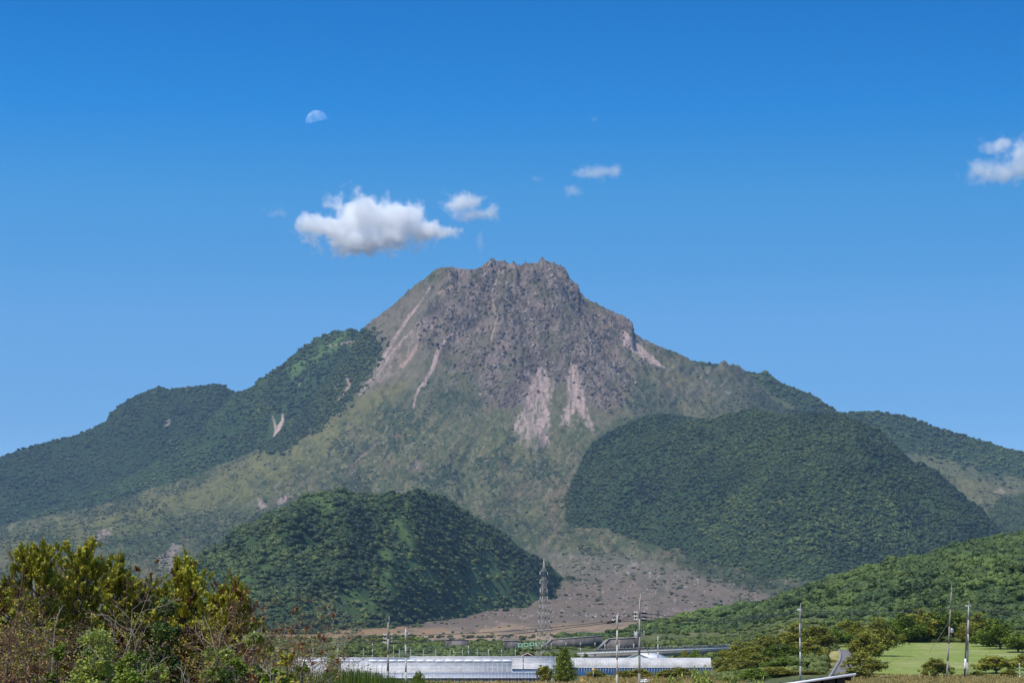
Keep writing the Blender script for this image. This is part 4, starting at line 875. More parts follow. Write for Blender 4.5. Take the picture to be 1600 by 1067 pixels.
for u, vt, wd, lb in [(930, 1044, 34, 'rusty green bush at the foot of the tunnel house'), (1000, 1042, 44, 'bush row piece right of the three-armed pole foot'), (975, 1045, 30, 'low bush left of the three-armed pole foot'), (1040, 1044, 40, 'reddish bush at the foot of the tunnel house on the right'), (1065, 1040, 56, 'dark green bush below the right end of the tunnel house'), (760, 1064, 30, 'low yellowish bush below the greenhouse gutter')]:
    put(BUSH[1], 3.0, u, vt, 418, lb, 'bush', 'low bushes below the tunnel house', wd, 3.6)

# --- bright thicket at the bottom centre right
BR = [broadleaf('leafy_thicket', 4.0, 2.0, 'bright', 0.20, 5200, 650 + i, 0.0, 14) for i in range(2)]
for i, (u, vt, D, wd, lb) in enumerate([(1102, 1036, 118, 84, 'highest bright-leaved thicket at the bottom edge right of the tunnel house'), (1150, 1041, 125, 66, 'bright thicket sprinkled with pale leaves under the olive belt'), (1060, 1047, 112, 70, 'bright thicket reaching towards the three-armed pole'), (1024, 1055, 108, 46, 'low bright thicket beside the three-armed pole foot'), (1190, 1052, 118, 52, 'bright thicket nearest the shed roof'), (1128, 1056, 104, 60, 'lowest bright thicket in the bottom edge'), (1084, 1054, 104, 56, 'lower bright thicket below the highest one')]):
    put(BR[i % 2], 4.0, u, vt, D, lb, 'thicket', 'bright leafy thickets at the bottom', wd, 3.8, 1.0)

# --- foreground trees at the left, on a low knoll
KN = 4.2
for i, (u, vt, D, wd, dead, lean, lb) in enumerate([(66, 855, 76, 78, .10, -.1, 'tall pine left of its twin with dense green shoots'), (128, 853, 78, 92, .12, .1, 'tallest bushy pine with upright green candles'), (176, 868, 82, 50, .25, .2, 'slim pine on the right flank of the tall pair'),
     (298, 866, 80, 64, .22, -.1, 'ragged pine with a tuft of green candles on top, right of the dead twigs'), (362, 904, 78, 50, .30, .1, 'small pine with rusty lower needles at the right of the cluster'), (216, 905, 84, 62, .30, 0, 'dull olive pine between the tall pair and the ragged pine'), (20, 900, 88, 56, .45, 0, 'thin browning pine at the left edge behind the dead trunk'), (262, 915, 86, 58, .2, 0, 'low pine behind the dark round tree'), (330, 925, 88, 56, .35, 0, 'low browning pine between the ragged and the small pine'), (100, 905, 90, 80, .3, 0, 'shaded pine behind the tall pair')]):
    h = P(u, vt, D).z - KN; o = pine('pine_tree', h, wd / FPX * D * 0.62, 700 + i, 0, dead, .22, lean); o.location = ((u - 800) / FPX * D, D, KN); tag(o, lb, 'tree', None, 'pine trees on the left')
for i, (u, vt, D, r_, bk, cones, leafy, lb, ln, le, kd) in enumerate([
  (12, 868, 72, .07, BARKD, 0, 0, 'tall dead dark trunk at the left edge', .32, (0, 0), 3), (76, 958, 62, .045, BARKG, 0, 0, 'bleached crooked dead tree in front of the tall pines', .5, (.12, 0), 2), (252, 885, 84, .04, BARKG, 5, 0, 'pale dead tree with fine bare twigs', .5, (0, 0), 3),
  (238, 893, 86, .035, BARKD, 8, 0, 'dark dead sapling tipped with brown cones left of the ragged pine', .4, (0, 0), 3), (182, 880, 80, .035, BARKD, 14, 60, 'dead pine top with rust coloured tufts', .2, (0, 0), 1), (390, 918, 80, .035, BARKG, 0, 0, 'pale bare tree right of the small pine', .5, (0, 0), 2),
  (408, 915, 78, .035, BARKD, 14, 200, 'dead reddish tree with brown cones', .35, (.02, 0), 3), (436, 950, 80, .03, BARKD, 10, 420, 'spreading withered shrub tree at the right end of the cluster', .8, (.25, 0), 3), (462, 972, 82, .03, BARKG, 6, 260, 'thin withered branches reaching right over the greenhouses', .9, (.5, 0), 3),
  (205, 935, 74, .035, BARKG, 0, 0, 'bleached forked dead branch beside the dark round tree', .5, (-.1, 0), 2), (330, 925, 74, .03, BARKD, 6, 300, 'brown withered sapling in front of the low pines', .45, (0, 0), 3), (245, 985, 60, .03, BARKG, 0, 0, 'arching bare branches before the dark round tree', 1.1, (.8, 0), 3),
  (425, 985, 72, .028, BARKD, 6, 500, 'withered twiggy tree just left of the greenhouses', .7, (.15, 0), 3), (478, 1000, 80, .025, BARKG, 0, 350, 'low withered shrub reaching over the left end of the greenhouses', .8, (.3, 0), 3), (415, 950, 84, .03, BARKD, 10, 500, 'rusty leaved dead tree behind the withered sapling', .45, (0, 0), 3),
  (404, 1010, 58, .03, BARKG, 0, 0, 'forked grey stick standing before the round green shrub', .35, (0, 0), 1), (170, 900, 70, .03, BARKG, 0, 120, 'bare twiggy tree before the slim pine', .5, (.05, 0), 2), (30, 930, 66, .03, BARKD, 0, 200, 'brown bare shrub tree at the left edge', .7, (.1, 0), 3), (110, 990, 60, .028, BARKD, 0, 300, 'withered brown shrub under the tall pines', .7, (-.2, 0), 3), (285, 1010, 60, .03, BARKD, 0, 260, 'withered brown shrub between the two green shrubs', .8, (.2, 0), 3), (375, 960, 72, .028, BARKD, 0, 360, 'reddish withered sapling below the small pine', .5, (0, 0), 3)]):
    h = P(u, vt, D).z - KN; o = snag('dead_tree', h, 750 + i, bk, r_ * .7, le, max(1, kd - 1), 3, cones, ln=ln, leafy=leafy); o.location = ((u - 800) / FPX * D, D, KN); tag(o, lb, 'dead tree', None, 'dead trees in the left cluster')
for i, (u, vt, D, wd, lk, lf, nl, lb) in enumerate([(258, 930, 76, 78, 'dark', .075, 9000, 'dark round broadleaf tree in the middle of the left cluster'), (152, 978, 62, 120, 'bright', .075, 9000, 'large pale-leaved shrub under the tall pines'), (95, 1005, 60, 60, 'green', .075, 5000, 'dull green shrub below the bleached dead tree'),
    (345, 1002, 60, 92, 'bright', .08, 8000, 'pale green shrub at the bottom right of the dark round tree'), (402, 984, 66, 66, 'bright', .085, 6500, 'rounded bright shrub behind the forked grey stick'), (455, 1017, 70, 56, 'hedge', .08, 5000, 'yellow green shrub overlapping the greenhouse roof'), (205, 1020, 58, 90, 'green', .08, 7000, 'green shrub at the bottom edge left of the withered shrub'),
    (430, 1042, 62, 90, 'green', .08, 6000, 'low green shrub in the bottom edge at the right of the cluster'), (298, 940, 80, 70, 'olive', .08, 5000, 'olive shrub tree right of the dark round tree'), (20, 985, 70, 70, 'rust', .07, 4200, 'brown withered shrub in the lower left corner'), (62, 1030, 58, 70, 'rust', .07, 4200, 'rust brown shrub in the bottom edge at the left'), (395, 1048, 56, 66, 'rust', .07, 3600, 'reddish brown shrub in the bottom edge under the forked stick'), (225, 955, 80, 60, 'olive', .075, 4200, 'small olive tree left of the dark round tree'), (405, 965, 86, 66, 'olive', .08, 4200, 'olive shrub between the small pine and the greenhouses'), (475, 1032, 74, 50, 'green', .08, 4200, 'green shrub at the left end of the greenhouses'), (375, 1025, 56, 70, 'green', .08, 5200, 'dark green shrub at the bottom edge right of the pale green shrub'), (250, 1035, 56, 80, 'bright', .07, 6200, 'pale leaved shrub in the bottom edge between two withered shrubs'), (60, 990, 72, 80, 'olive', .07, 5200, 'olive shrub under the tall pine at the left')]):
    h = P(u, vt, D).z - KN; o = broadleaf('shrub', h, wd / FPX * D * .56, lk, lf * 1.25, int(nl * 1.25), 780 + i, .05, 16, flat=.75); o.location = ((u - 800) / FPX * D, D, KN); tag(o, lb, 'shrub', None, 'shrubs of the left cluster')
# tangle of twigs and dry leaves under the left cluster, and reeds right of it
A = []; Lp = []
for i in range(1100):
    D = random.uniform(68, 96); u = random.uniform(-30, 120) if random.random() < .4 else random.uniform(0, 500); vt = random.uniform(985, 1090) + max(0, u - 380) * .25
    p = np.array(P(u, vt, D)); p[2] = max(p[2], KN); d = np.array([random.gauss(0, 1), random.gauss(0, .6), random.uniform(0, 1.3)]); d /= np.linalg.norm(d); q = p
    for s_ in range(3):
        e = q + d * random.uniform(.12, .3); A.append((q, e, .010 - .002 * s_, .008 - .002 * s_)); q = e; d = d + np.array([random.gauss(0, .3), random.gauss(0, .3), random.gauss(-.05, .3)]); d /= np.linalg.norm(d)
    Lp.append(q)
tg = MB(); tg.tubes([a[0] for a in A], [a[1] for a in A], [a[2] for a in A], [a[3] for a in A], 3)
n0 = sum(len(f) for f in tg.F4); Lp = np.array(Lp); i = rng.integers(0, len(Lp), 16000); tg.leaves(Lp[i] + rng.normal(0, .22, (16000, 3)), .036, up=.3)
tot = sum(len(f.reshape(-1, 4)) for f in tg.F4); mi = np.zeros(tot, int); mi[n0:] = 1 + (rng.random(tot - n0) < .6)
tag(tg.build('undergrowth', [BARKD, LM['rust'], LM['olive']], matidx=mi), 'tangled brown twigs and dry leaves filling the bottom left', 'undergrowth', 'stuff')
rb = MB(); n = 5200; u = rng.uniform(455, 730, n); D = rng.uniform(120, 175, n); x = (u - 800) / FPX * D
top = np.interp(u, [455, 500, 560, 600, 640, 700, 730], [1046, 1046, 1042, 1050, 1060, 1064, 1070]) + np.abs(rng.normal(0, 9, n)) - 12 * (rng.random(n) < .05); zt = CZ - (top - HZ) / FPX * D; z0 = np.minimum(zt - .5, 3.2) - .6
dx = rng.normal(0, .10, n); wv = rng.uniform(.008, .018, n)
V = np.stack([np.stack([x - wv, D, z0], 1), np.stack([x + wv, D, z0], 1), np.stack([x + dx * .5 + wv, D + .05, (z0 + zt) / 2], 1), np.stack([x + dx * .5 - wv, D + .05, (z0 + zt) / 2], 1), np.stack([x + dx + wv * .3, D + rng.normal(0, .1, n), zt], 1), np.stack([x + dx - wv * .3, D, zt], 1)], 1).reshape(-1, 3)
bq = np.arange(n)[:, None] * 6; rb.add(V, np.concatenate([bq + np.array([[0, 1, 2, 3]]), bq + np.array([[3, 2, 4, 5]])]))
tag(rb.build('reeds', LM['green']), 'tall grass and reeds in front of the left end of the greenhouses', 'reeds', 'stuff')
# mixed low brush behind the reeds that hides the slope down to the greenhouses
x, y = pts(500, -0.10, -0.045, 100, 170); scatter('low_brush', x, y, np.full(len(x), 2.2) + (x / y + .1) * -14, rng.uniform(.35, .7, len(x)), rng.uniform(.2, .9, len(x)), low_p, 'low green and brown brush behind the left cluster', 'brush')
n = 900; x = rng.uniform(72, 128, n); y = rng.uniform(592, 630, n); scatter('dark_undergrowth', x, y, Hplain(x, y) - .2, rng.uniform(.8, 2.0, n), rng.uniform(0, .45, n), low_p, 'dark undergrowth below the trees behind the mown field', 'undergrowth')
n = 1100; a_ = rng.uniform(.086, .134, n); y = rng.uniform(385, 530, n); x = a_ * y; q_ = (x < (1285 - 800) / FPX * y) | (y > 515); scatter('belt_undergrowth', x[q_], y[q_], Hplain(x, y)[q_] - .2, rng.uniform(.6, 1.5, n)[q_], rng.uniform(.1, .8, n)[q_], low_p, 'low green brush between the olive trees left of the lane', 'undergrowth')
# dry grass tufts on the terraces and by the field edge
n = 16000; y = rng.uniform(366, 440, n); x = rng.uniform(-28, 36, n); kx = rng.random(n) < .55; y = np.where(kx, rng.uniform(300, 381, n), y); x = np.where(kx, rng.uniform(.137, .225, n) * y, x)
z = Hplain(x, y); gb = MB(); hh = rng.uniform(.15, .5, n); wv = rng.uniform(.06, .16, n)
V = np.stack([np.stack([x - wv, y, z], 1), np.stack([x + wv, y, z], 1), np.stack([x + rng.normal(0, .1, n), y + rng.normal(0, .1, n), z + hh], 1)], 1).reshape(-1, 3); gb.add(V, F3=np.arange(n * 3).reshape(-1, 3))
GRM = leafmat('dry grass', (0.14, 0.12, 0.03), (0.42, 0.32, 0.12), .3, .2)
tag(gb.build('dry_grass', GRM), 'tufts of dry yellow grass on the terraces', 'grass', 'stuff')

# ------------------------------------------------------------------ poles, pylon and lines
M_CONC = mat('pole concrete', (0.46, 0.44, 0.41), .9, .3, 3, spec=.2, stretch=(1, 1, .15)); M_CONCD = mat('weathered concrete', (0.30, 0.27, 0.24), .9, .45, 2.2, spec=.2, stretch=(1, 1, .12))
M_STEEL = mat('galvanised steel', (0.45, 0.45, 0.45), .5, .3, 4, .6); M_PORC = mat('white porcelain', (0.78, 0.78, 0.76), .3, .1, 4); M_BLK = mat('black rubber', (0.02, 0.02, 0.022), .6, .3, 4); M_WIRE = mat('cable', (0.05, 0.05, 0.055), .6, .2, 4)
def pole(name, u, vtop, D, label, group, r=.15, arms=(), rod=0, lean=0, boxes=(), m=None, base=None, armw=1.1, rz=0.3):
    """arms: photo rows of the cross arms; rod: height of the lightning rod; boxes: (row, side) of transformers"""
    t = P(u, vtop, D); g = gz(t.x, D) if base is None else base; h = t.z - g
    o = empty(name, (t.x - lean * h, D, g), rz); m = m or M_CONC
    b = MB(); lv = np.array([lean * math.cos(rz), -lean * math.sin(rz), 1.0]); sec = 5
    for i in range(sec):
        z0, z1 = h * i / sec, h * (i + 1) / sec
        b.tubes([lv * z0], [lv * z1], [r * (1 - .42 * i / sec)], [r * (1 - .42 * (i + 1) / sec)], 10)
    b.lathe(lv * h, [(r * .6, 0), (r * .5, .08), (.01, .12)], 8)
    for i in range(7): q = lv * (1.6 + i * h * .11); b.box(q + np.array([0, (-1) ** i * r, 0]), (.025, r * 1.6, .025))
    b.build('shaft', m, o)
    if rod:
        b = MB(); q = lv * (h - .9); b.tubes([q + [.16, 0, 0]], [q + [.12, 0, rod + .9]], [.035], [.025], 6); b.box(q + [.09, 0, .3], (.18, .06, .05)); b.box(q + [.09, 0, .8], (.18, .06, .05)); b.build('lightning_rod', M_STEEL, o)
    for v in arms:
        z = P(u, v, D).z - g; q = lv * z; b = MB(); b.box(q + [0, .12, 0], (armw * 2, .09, .09)); b.tubes([q + [armw * .6, .12, 0], q + [-armw * .6, .12, 0]], [q + [0, .05, -.4]] * 2, [.02] * 2, [.02] * 2, 5)
        a = b.build('cross_arm', M_STEEL, o)
        for sx in (-.95, -.45, .45, .95):
            b = MB(); b.lathe(q + [armw * sx, .12, .045], [(.03, 0), (.06, .05), (.035, .09), (.07, .14), (.03, .2), (.0, .22)], 8); b.build('insulator', M_PORC, a)
    for v, sx in boxes:
        z = P(u, v, D).z - g; q = lv * z + np.array([sx * .45, .0, -.35]); b = MB(); b.lathe(q, [(.0, 0), (.24, .01), (.26, .08), (.26, .62), (.22, .72), (.0, .76)], 12)
        b.box(q + [-sx * .2, 0, .5], (.3, .1, .08)); b.box(q + [-sx * .2, 0, .2], (.3, .1, .08)); b.lathe(q + [0, .1, .74], [(.03, 0), (.05, .06), (.03, .14), (.0, .18)], 6); b.build('transformer', M_STEEL, o)
    tag(o, label, 'pole', None, group); return o
GP = 'utility poles'
pole('utility_pole', 606.5, 973, 340, 'brown utility pole with three short cross arms, first of the two before the greenhouses', GP, .19, (992, 998, 1004), 1.0, -.002, m=M_CONCD, base=-2, armw=.62)
pole('utility_pole', 634, 983, 350, 'pale concrete utility pole second from the left before the greenhouses', GP, .18, (992,), 0, -.006, base=-2, armw=.55)
pole('utility_pole', 964.5, 961, 342, 'pale concrete utility pole left of the three-armed pole', GP, .17, (969,), .5, .010, base=-.2, armw=.7)
pole('utility_pole', 999.5, 938, 330, 'tall utility pole with three stacked cross arms and a transformer', GP, .18, (957, 963, 968, 988, 992), 1.0, .012, boxes=((993, -1),), m=M_CONCD, base=-.2, armw=.75)
pole('utility_pole', 1250, 951, 362, 'lone grey utility pole above the shed roof', GP, .17, (953,), .8, .010, armw=.35)
pole('utility_pole', 1486.5, 925, 372, 'leaning weathered pole with a transformer and a stay wire', GP, .16, (), 1.0, .075, boxes=((985, 1),), m=M_CONCD)
pole('utility_pole', 1513.5, 946, 378, 'pale pole with a small cross arm right of the leaning pole', GP, .17, (947,), .7, .045, armw=.45)
def brace(name, pa, pb, r, label, cat, m, white=None):
    o = empty(name, pb); b = MB(); A = np.array(pa) - np.array(pb); b.tubes([A], [np.zeros(3)], [r], [r * 1.15], 8); b.build('shaft', m, o)
    if white: b = MB(); b.tubes([A * white[1]], [A * white[0]], [r * 1.3], [r * 1.35], 8); b.build('marker_sleeve', M_PORC, o)
    return tag(o, label, cat)
brace('brace_pole', P(1512, 957, 379), P(1507, 1060, 376), .13, 'dark slanting brace pole with a white marker sleeve', 'pole', mat('tarred wood', (.07, .055, .045), .9, .4, 3), (.15, .30))
brace('stay_wire', P(1485, 968, 372), P(1452, 1018, 430), .035, 'thin stay wire slanting from the leaning pole down to the mown field', 'stay wire', M_STEEL)
brace('stay_wire', P(1003, 972, 330), P(1014, 1023, 338), .04, 'thin stay wire running down right from the three-armed pole', 'stay wire', M_STEEL)
for u, v0, D, r_, lb in [(1028, 994, 505, .16, 'plain pale pole standing behind the tunnel house roof'), (817.5, 1010, 408, .10, 'dark thin pole standing before the white greenhouse end'), (907, 1012, 560, .13, 'short pale pole behind the left end of the tunnel house'), (784, 1015, 560, .12, 'short pale pole behind the middle greenhouses'),
     (732, 1009, 560, .15, 'pinkish pole behind the greenhouses below the dark retaining wall'), (709, 1016, 555, .12, 'short white pole left of the pinkish pole'), (528, 1003, 540, .12, 'thin pale pole behind the round conifer'), (582, 1005, 540, .15, 'pale pole with fittings left of the brown utility pole'), (489, 1012, 520, .14, 'pale pole stump at the left end of the greenhouses'), (615, 1009, 560, .10, 'thin white pole right of the brown utility pole'), (568, 1013, 560, .10, 'short thin pole left of the pole with fittings'), (1593, 1036, 372, .14, 'short grey post at the right edge of the dry grass')]:
    pole('pole', u, v0, D, lb, 'small poles behind the greenhouses', r_, (), 0, 0, base=-1.0 if u < 1100 else None, rz=random.random(), m=M_CONCD if u in (817.5,) else None, boxes=())
# pylon
def pylon():
    D = 690; base = 0.0; o = empty('pylon', (P(850, 1030, D).x, D, base), 0.45); top = P(847, 873, D).z - base; b = MB(); arm = P(847, 919, D).z - base
    def hw(z): return np.interp(z, [0, arm, top - 5.2, top], [1.75, .62, .42, .02])
    zs = list(np.linspace(0, arm, 10)) + list(np.linspace(arm, top - 5.2, 6))[1:] + [top]
    cor = [(-1, -1), (1, -1), (1, 1), (-1, 1)]
    lg = [MB() for _ in cor]
    for i in range(len(zs) - 1):
        z0, z1 = zs[i], zs[i + 1]; w0, w1 = hw(z0), hw(z1)
        for j, (sx, sy) in enumerate(cor):
            lg[j].tubes([(sx * w0, sy * w0, z0)], [(sx * w1, sy * w1, z1)], [.10 if z0 < arm else .07], [.095 if z0 < arm else .065], 4)
            tx, ty = cor[(j + 1) % 4]
            if i < len(zs) - 2:
                b.tubes([(sx * w0, sy * w0, z0), (tx * w0, ty * w0, z0)], [(tx * w1, ty * w1, z1), (sx * w1, sy * w1, z1)], [.035] * 2, [.035] * 2, 4); b.tubes([(sx * w1, sy * w1, z1)], [(tx * w1, ty * w1, z1)], [.05], [.05], 4)
    m = mat('pylon steel', (0.40, 0.36, 0.34), .7, .35, 1.5, .3)
    for l in lg: l.build('leg', m, o)
    b.build('lattice', m, o)
    for v in (892, 906, 919):
        z = P(847, v, D).z - base; w1 = hw(z); a = MB()
        for s_ in (-1, 1):
            tip = (s_ * 1.35 * .9, 0, z - .12); a.tubes([(s_ * w1, -w1, z), (s_ * w1, w1, z), (s_ * w1, -w1, z + .55), (s_ * w1, w1, z + .55)], [tip] * 4, [.07] * 4, [.05] * 4, 4)
        a.box((0, 0, z), (w1 * 2.3, w1 * 2.3, .14)); ar = a.build('cross_arm', m, o)
        for s_ in (-1, 1): i_ = MB(); i_.lathe((s_ * 1.2, 0, z - 1.1), [(.02, 0), (.11, .1), (.11, .2), (.04, .3), (.11, .4), (.11, .5), (.04, .6), (.11, .7), (.11, .8), (.03, .95)], 8); i_.build('insulator', M_PORC, ar)
    a = MB(); a.box((0, 0, top), (.9, .1, .1)); a.build('earth_wire_arm', m, o)
    tag(o, 'tall steel lattice pylon rising behind the greenhouses', 'pylon')
pylon()
def span(pts_, label, sleeves=(), r=.028, sag=.4):
    o = empty('power_line', pts_[0][0]); o0 = np.array(pts_[0][0])
    for A_, B_ in pts_:
        A_ = np.array(A_) - o0; B_ = np.array(B_) - o0; t = np.linspace(0, 1, 25)[:, None]; q = A_ + (B_ - A_) * t; q[:, 2] -= sag * 4 * (t * (1 - t))[:, 0]
        b = MB(); b.tubes(q[:-1], q[1:], [r] * 24, [r] * 24, 5); b.build('wire', M_WIRE, o, True)
        d = (B_ - A_) / np.linalg.norm(B_ - A_)
        for e, s_ in ((0, 1), (1, -1)):
            if e in sleeves: b = MB(); c = (A_ if e == 0 else B_); b.tubes([c], [c + d * s_ * 1.2 + np.array([0, 0, -.12])], [.15], [.10], 6); b.build('sleeve', M_BLK, o)
    tag(o, label, 'power line', None, 'power lines')
span([(P(1513, 947, 378), P(1250, 953, 362)), (P(1510, 950, 378.5), P(1248, 956, 362.5))], 'power line from the lone grey pole to the pair of poles on the right', (), .045, .5)
span([(P(1250, 953, 362), P(1003, 957, 330)), (P(1249, 954, 362.4), P(1003, 963, 330.3)), (P(1251, 956, 361.6), P(1003, 968, 329.7))], 'power line between the three-armed pole and the lone grey pole', (1,), .045, 1.0)
span([(P(995, 957, 330), P(967, 968, 342)), (P(995, 968, 330), P(967, 970, 342.5)), (P(995, 963, 330), P(967, 969, 341.5))], 'short power line between the three-armed pole and the pale pole beside it', (0, 1), .045, .12)
span([(P(962, 969, 342), P(638, 992, 350)), (P(961, 971, 342.6), P(609, 1004, 340))], 'long power line sagging above the greenhouses', (0, 1), .045, .4)
span([(P(630, 992, 350), P(609, 993, 340)), (P(603, 993, 340), P(380, 1001, 350)), (P(603, 999, 340), P(380, 1008, 350))], 'power line leaving the brown utility pole towards the left cluster', (0,), .045, .3)
span([(P(1516, 948, 378), P(1680, 962, 380)), (P(1516, 950, 378.5), P(1680, 966, 380.5))], 'power line leaving the right edge from the pair of poles', (), .045, .3)

# ------------------------------------------------------------------ greenhouses, sheds, road, walls
M_VIN = mat('milky greenhouse film', (0.50, 0.475, 0.46), .7, .3, .5, col2=(0.36, 0.345, 0.34), spec=.15); M_WHT = mat('white film', (0.80, 0.80, 0.82), .5, .12, .8); M_RIB = mat('white frame', (0.66, 0.66, 0.68), .5, .2, 2)
M_GL = mat('dusty glass wall', (0.20, 0.22, 0.23), .3, .5, 1.2, spec=.6); M_GUT = mat('rusty gutter', (0.50, 0.37, 0.31), .7, .35, 1.0); M_BLUE = mat('blue tarpaulin', (0.022, 0.095, 0.26), .55, .45, .6, col2=(0.015, 0.05, 0.13)); M_INS = mat('greenhouse inside', (0.10, 0.12, 0.11), .9, .4, 1)
def quadbox(b, a0, a1, b1, b0, th=.08):
    """a thick sheet between four corners"""
    a0, a1, b1, b0 = [np.array(p, float) for p in (a0, a1, b1, b0)]; n = np.cross(a1 - a0, b0 - a0); n /= np.linalg.norm(n)
    if n[2] < 0 or (abs(n[2]) < 1e-6 and n[1] > 0): n = -n; 
    lo = [p - n * th for p in (a0, a1, b1, b0)]; V = lo + [a0, a1, b1, b0]; b.hexa(V)
def ghouse(name, u0, u1, D, depth, z0, ze, zr, label, lean=False, vents=0, ribs=0.9, skew=0.0, wallm=None, roofm=None, gable=None, gut=True):
    """greenhouse running left-right; eave height ze, ridge zr; lean = single slope"""
    x0 = (u0 - 800) / FPX * D; x1 = (u1 - 800) / FPX * D; L_ = x1 - x0; o = empty(name, (x0, D, z0), skew); ze -= z0; zr -= z0; yr = depth if lean else depth / 2
    b = MB(); quadbox(b, (0, 0, ze), (L_, 0, ze), (L_, yr, zr), (0, yr, zr)); b.build('roof', roofm or M_VIN, o)
    if not lean: b = MB(); quadbox(b, (0, depth, ze), (L_, depth, ze), (L_, yr, zr - .003), (0, yr, zr - .003)); b.build('roof', roofm or M_VIN, o)
    b = MB(); b.box((L_ / 2, .06, (ze - .1) / 2), (L_, .06, ze - .1)); b.build('front_wall', wallm or M_GL, o)
    for xx in (0.05, L_ - .05):
        b = MB(); pr = [(xx, .1, 0), (xx, depth, 0), (xx, depth, ze - .1 if not lean else zr - .15), (xx, yr, zr - .12), (xx, .1, ze - .1)] if not lean else [(xx, .1, 0), (xx, depth, 0), (xx, depth, zr - .15), (xx, .1, ze - .12)]
        n = len(pr); V = [(x + s_ * .03, y, z) for s_ in (-1, 1) for x, y, z in pr]; F4 = [(i, (i + 1) % n, n + (i + 1) % n, n + i) for i in range(n)]; F3 = [(0, i + 1, i) for i in range(1, n - 1)] + [(n, n + i, n + i + 1) for i in range(1, n - 1)]
        b.add(V, F4, F3); b.build('end_wall', gable or M_VIN, o)
    b = MB(); m_ = int(L_ / ribs)
    for i in range(m_ + 1):
        xx = L_ * i / m_; b.tubes([(xx, -.02, ze + .03)], [(xx, yr, zr + .04)], [.035], [.035], 4); b.box((xx, 0, ze / 2), (.05, .05, ze))
    for q in (.33, .66): b.tubes([(0, yr * q, ze + (zr - ze) * q + .03)], [(L_, yr * q, ze + (zr - ze) * q + .03)], [.025], [.025], 4)
    b.build('frame', M_RIB, o)
    if gut: b = MB(); b.box((L_ / 2, -.12, ze - .02), (L_ + .1, .18, .16)); b.build('gutter', M_GUT if vents else M_RIB, o)
    if vents:
        w_ = 1.62; n = int(L_ / w_)
        for i in range(n):
            if rng.random() < .12: continue
            b = MB(); xx = i * w_ + .1; quadbox(b, (xx, yr - .55, zr + .12), (xx + w_ - .2, yr - .55, zr + .12), (xx + w_ - .2, yr + .02, zr + .30), (xx, yr + .02, zr + .30), .05); b.build('ridge_vent', M_WHT, o)
    else: b = MB(); b.box((L_ / 2, yr, zr + .05), (L_, .14, .1)); b.build('ridge', M_RIB, o)
    tag(o, label, 'greenhouse', None, 'greenhouses'); return o
ghouse('greenhouse', 476, 852, 400, 4.8, -2, .33, 1.05, 'long low lean-to greenhouse nearest the bottom edge', True, 0, .55, roofm=mat('diagonal glazing', (0.44, 0.43, 0.45), .35, .35, 1.5, spec=.6))
ghouse('greenhouse', 470, 800, 405.3, 10.5, -2, 1.15, 2.85, 'long glazed greenhouse with a row of white ridge vents', False, 1, .8)
ghouse('greenhouse', 800, 868, 418, 9, -2, 1.55, 3.1, 'short milky greenhouse with a white front wall behind the cypress', wallm=M_WHT)
ghouse('greenhouse', 460, 640, 428, 9, -2, 1.8, 3.2, 'far left greenhouse behind the round conifer')
ghouse('greenhouse', 640, 868, 430, 10, -2, 1.9, 3.35, 'far middle greenhouse between the second pole and the pylon')
def tunnel():
    D = 500; x0 = (891 - 800) / FPX * D; L_ = (1108 - 891) / FPX * D; o = empty('tunnel_house', (x0, D, -1.1), -.03); W, Hh = 7.0, 3.55
    pf = [(0, 0), (0, 1.55)] + [(W / 2 - W / 2 * math.cos(t), 1.55 + (Hh - 1.55) * math.sin(t) ** .8) for t in np.linspace(.12, PI - .12, 15)] + [(W, 1.55), (W, 0)]
    def shell(i0, i1, m, nm):
        b = MB(); q = pf[i0:i1 + 1]; n = len(q)
        V = [(x, y, z) for x in (0, L_) for y, z in q] + [(x, y + (.05 if y < W / 2 else -.05), z - .05) for x in (0, L_) for y, z in q]
        F = [(i, i + 1, n + i + 1, n + i) for i in range(n - 1)] + [(2 * n + i + 1, 2 * n + i, 3 * n + i, 3 * n + i + 1) for i in range(n - 1)]
        b.add(V, F); b.build(nm, m, o)
    shell(1, len(pf) - 2, M_VIN, 'roof'); shell(0, 1, M_BLUE, 'side_wall'); shell(len(pf) - 2, len(pf) - 1, M_BLUE, 'side_wall')
    for x in (0, L_):
        b = MB(); n = len(pf); V = [(x + s_, y, z - .01) for s_ in (-.04, .04) for y, z in pf]; b.add(V, None, [(0, i + 1, i) for i in range(1, n - 1)] + [(n, n + i, n + i + 1) for i in range(1, n - 1)]); b.build('end_wall', M_WHT, o)
    b = MB(); m_ = 52
    for i in range(m_ + 1):
        x = L_ * i / m_; q = [(x, y + (y - W / 2) / W * .08, z + .03) for y, z in pf]; b.tubes(q[:-1], q[1:], [.03] * (len(q) - 1), [.03] * (len(q) - 1), 4)
    b.build('hoops', M_RIB, o)
    b = MB(); b.box((L_ / 2, -.06, 1.58), (L_, .09, .09)); b.build('rail', M_RIB, o)
    tag(o, 'long white tunnel greenhouse with a blue side wall', 'greenhouse')
tunnel()
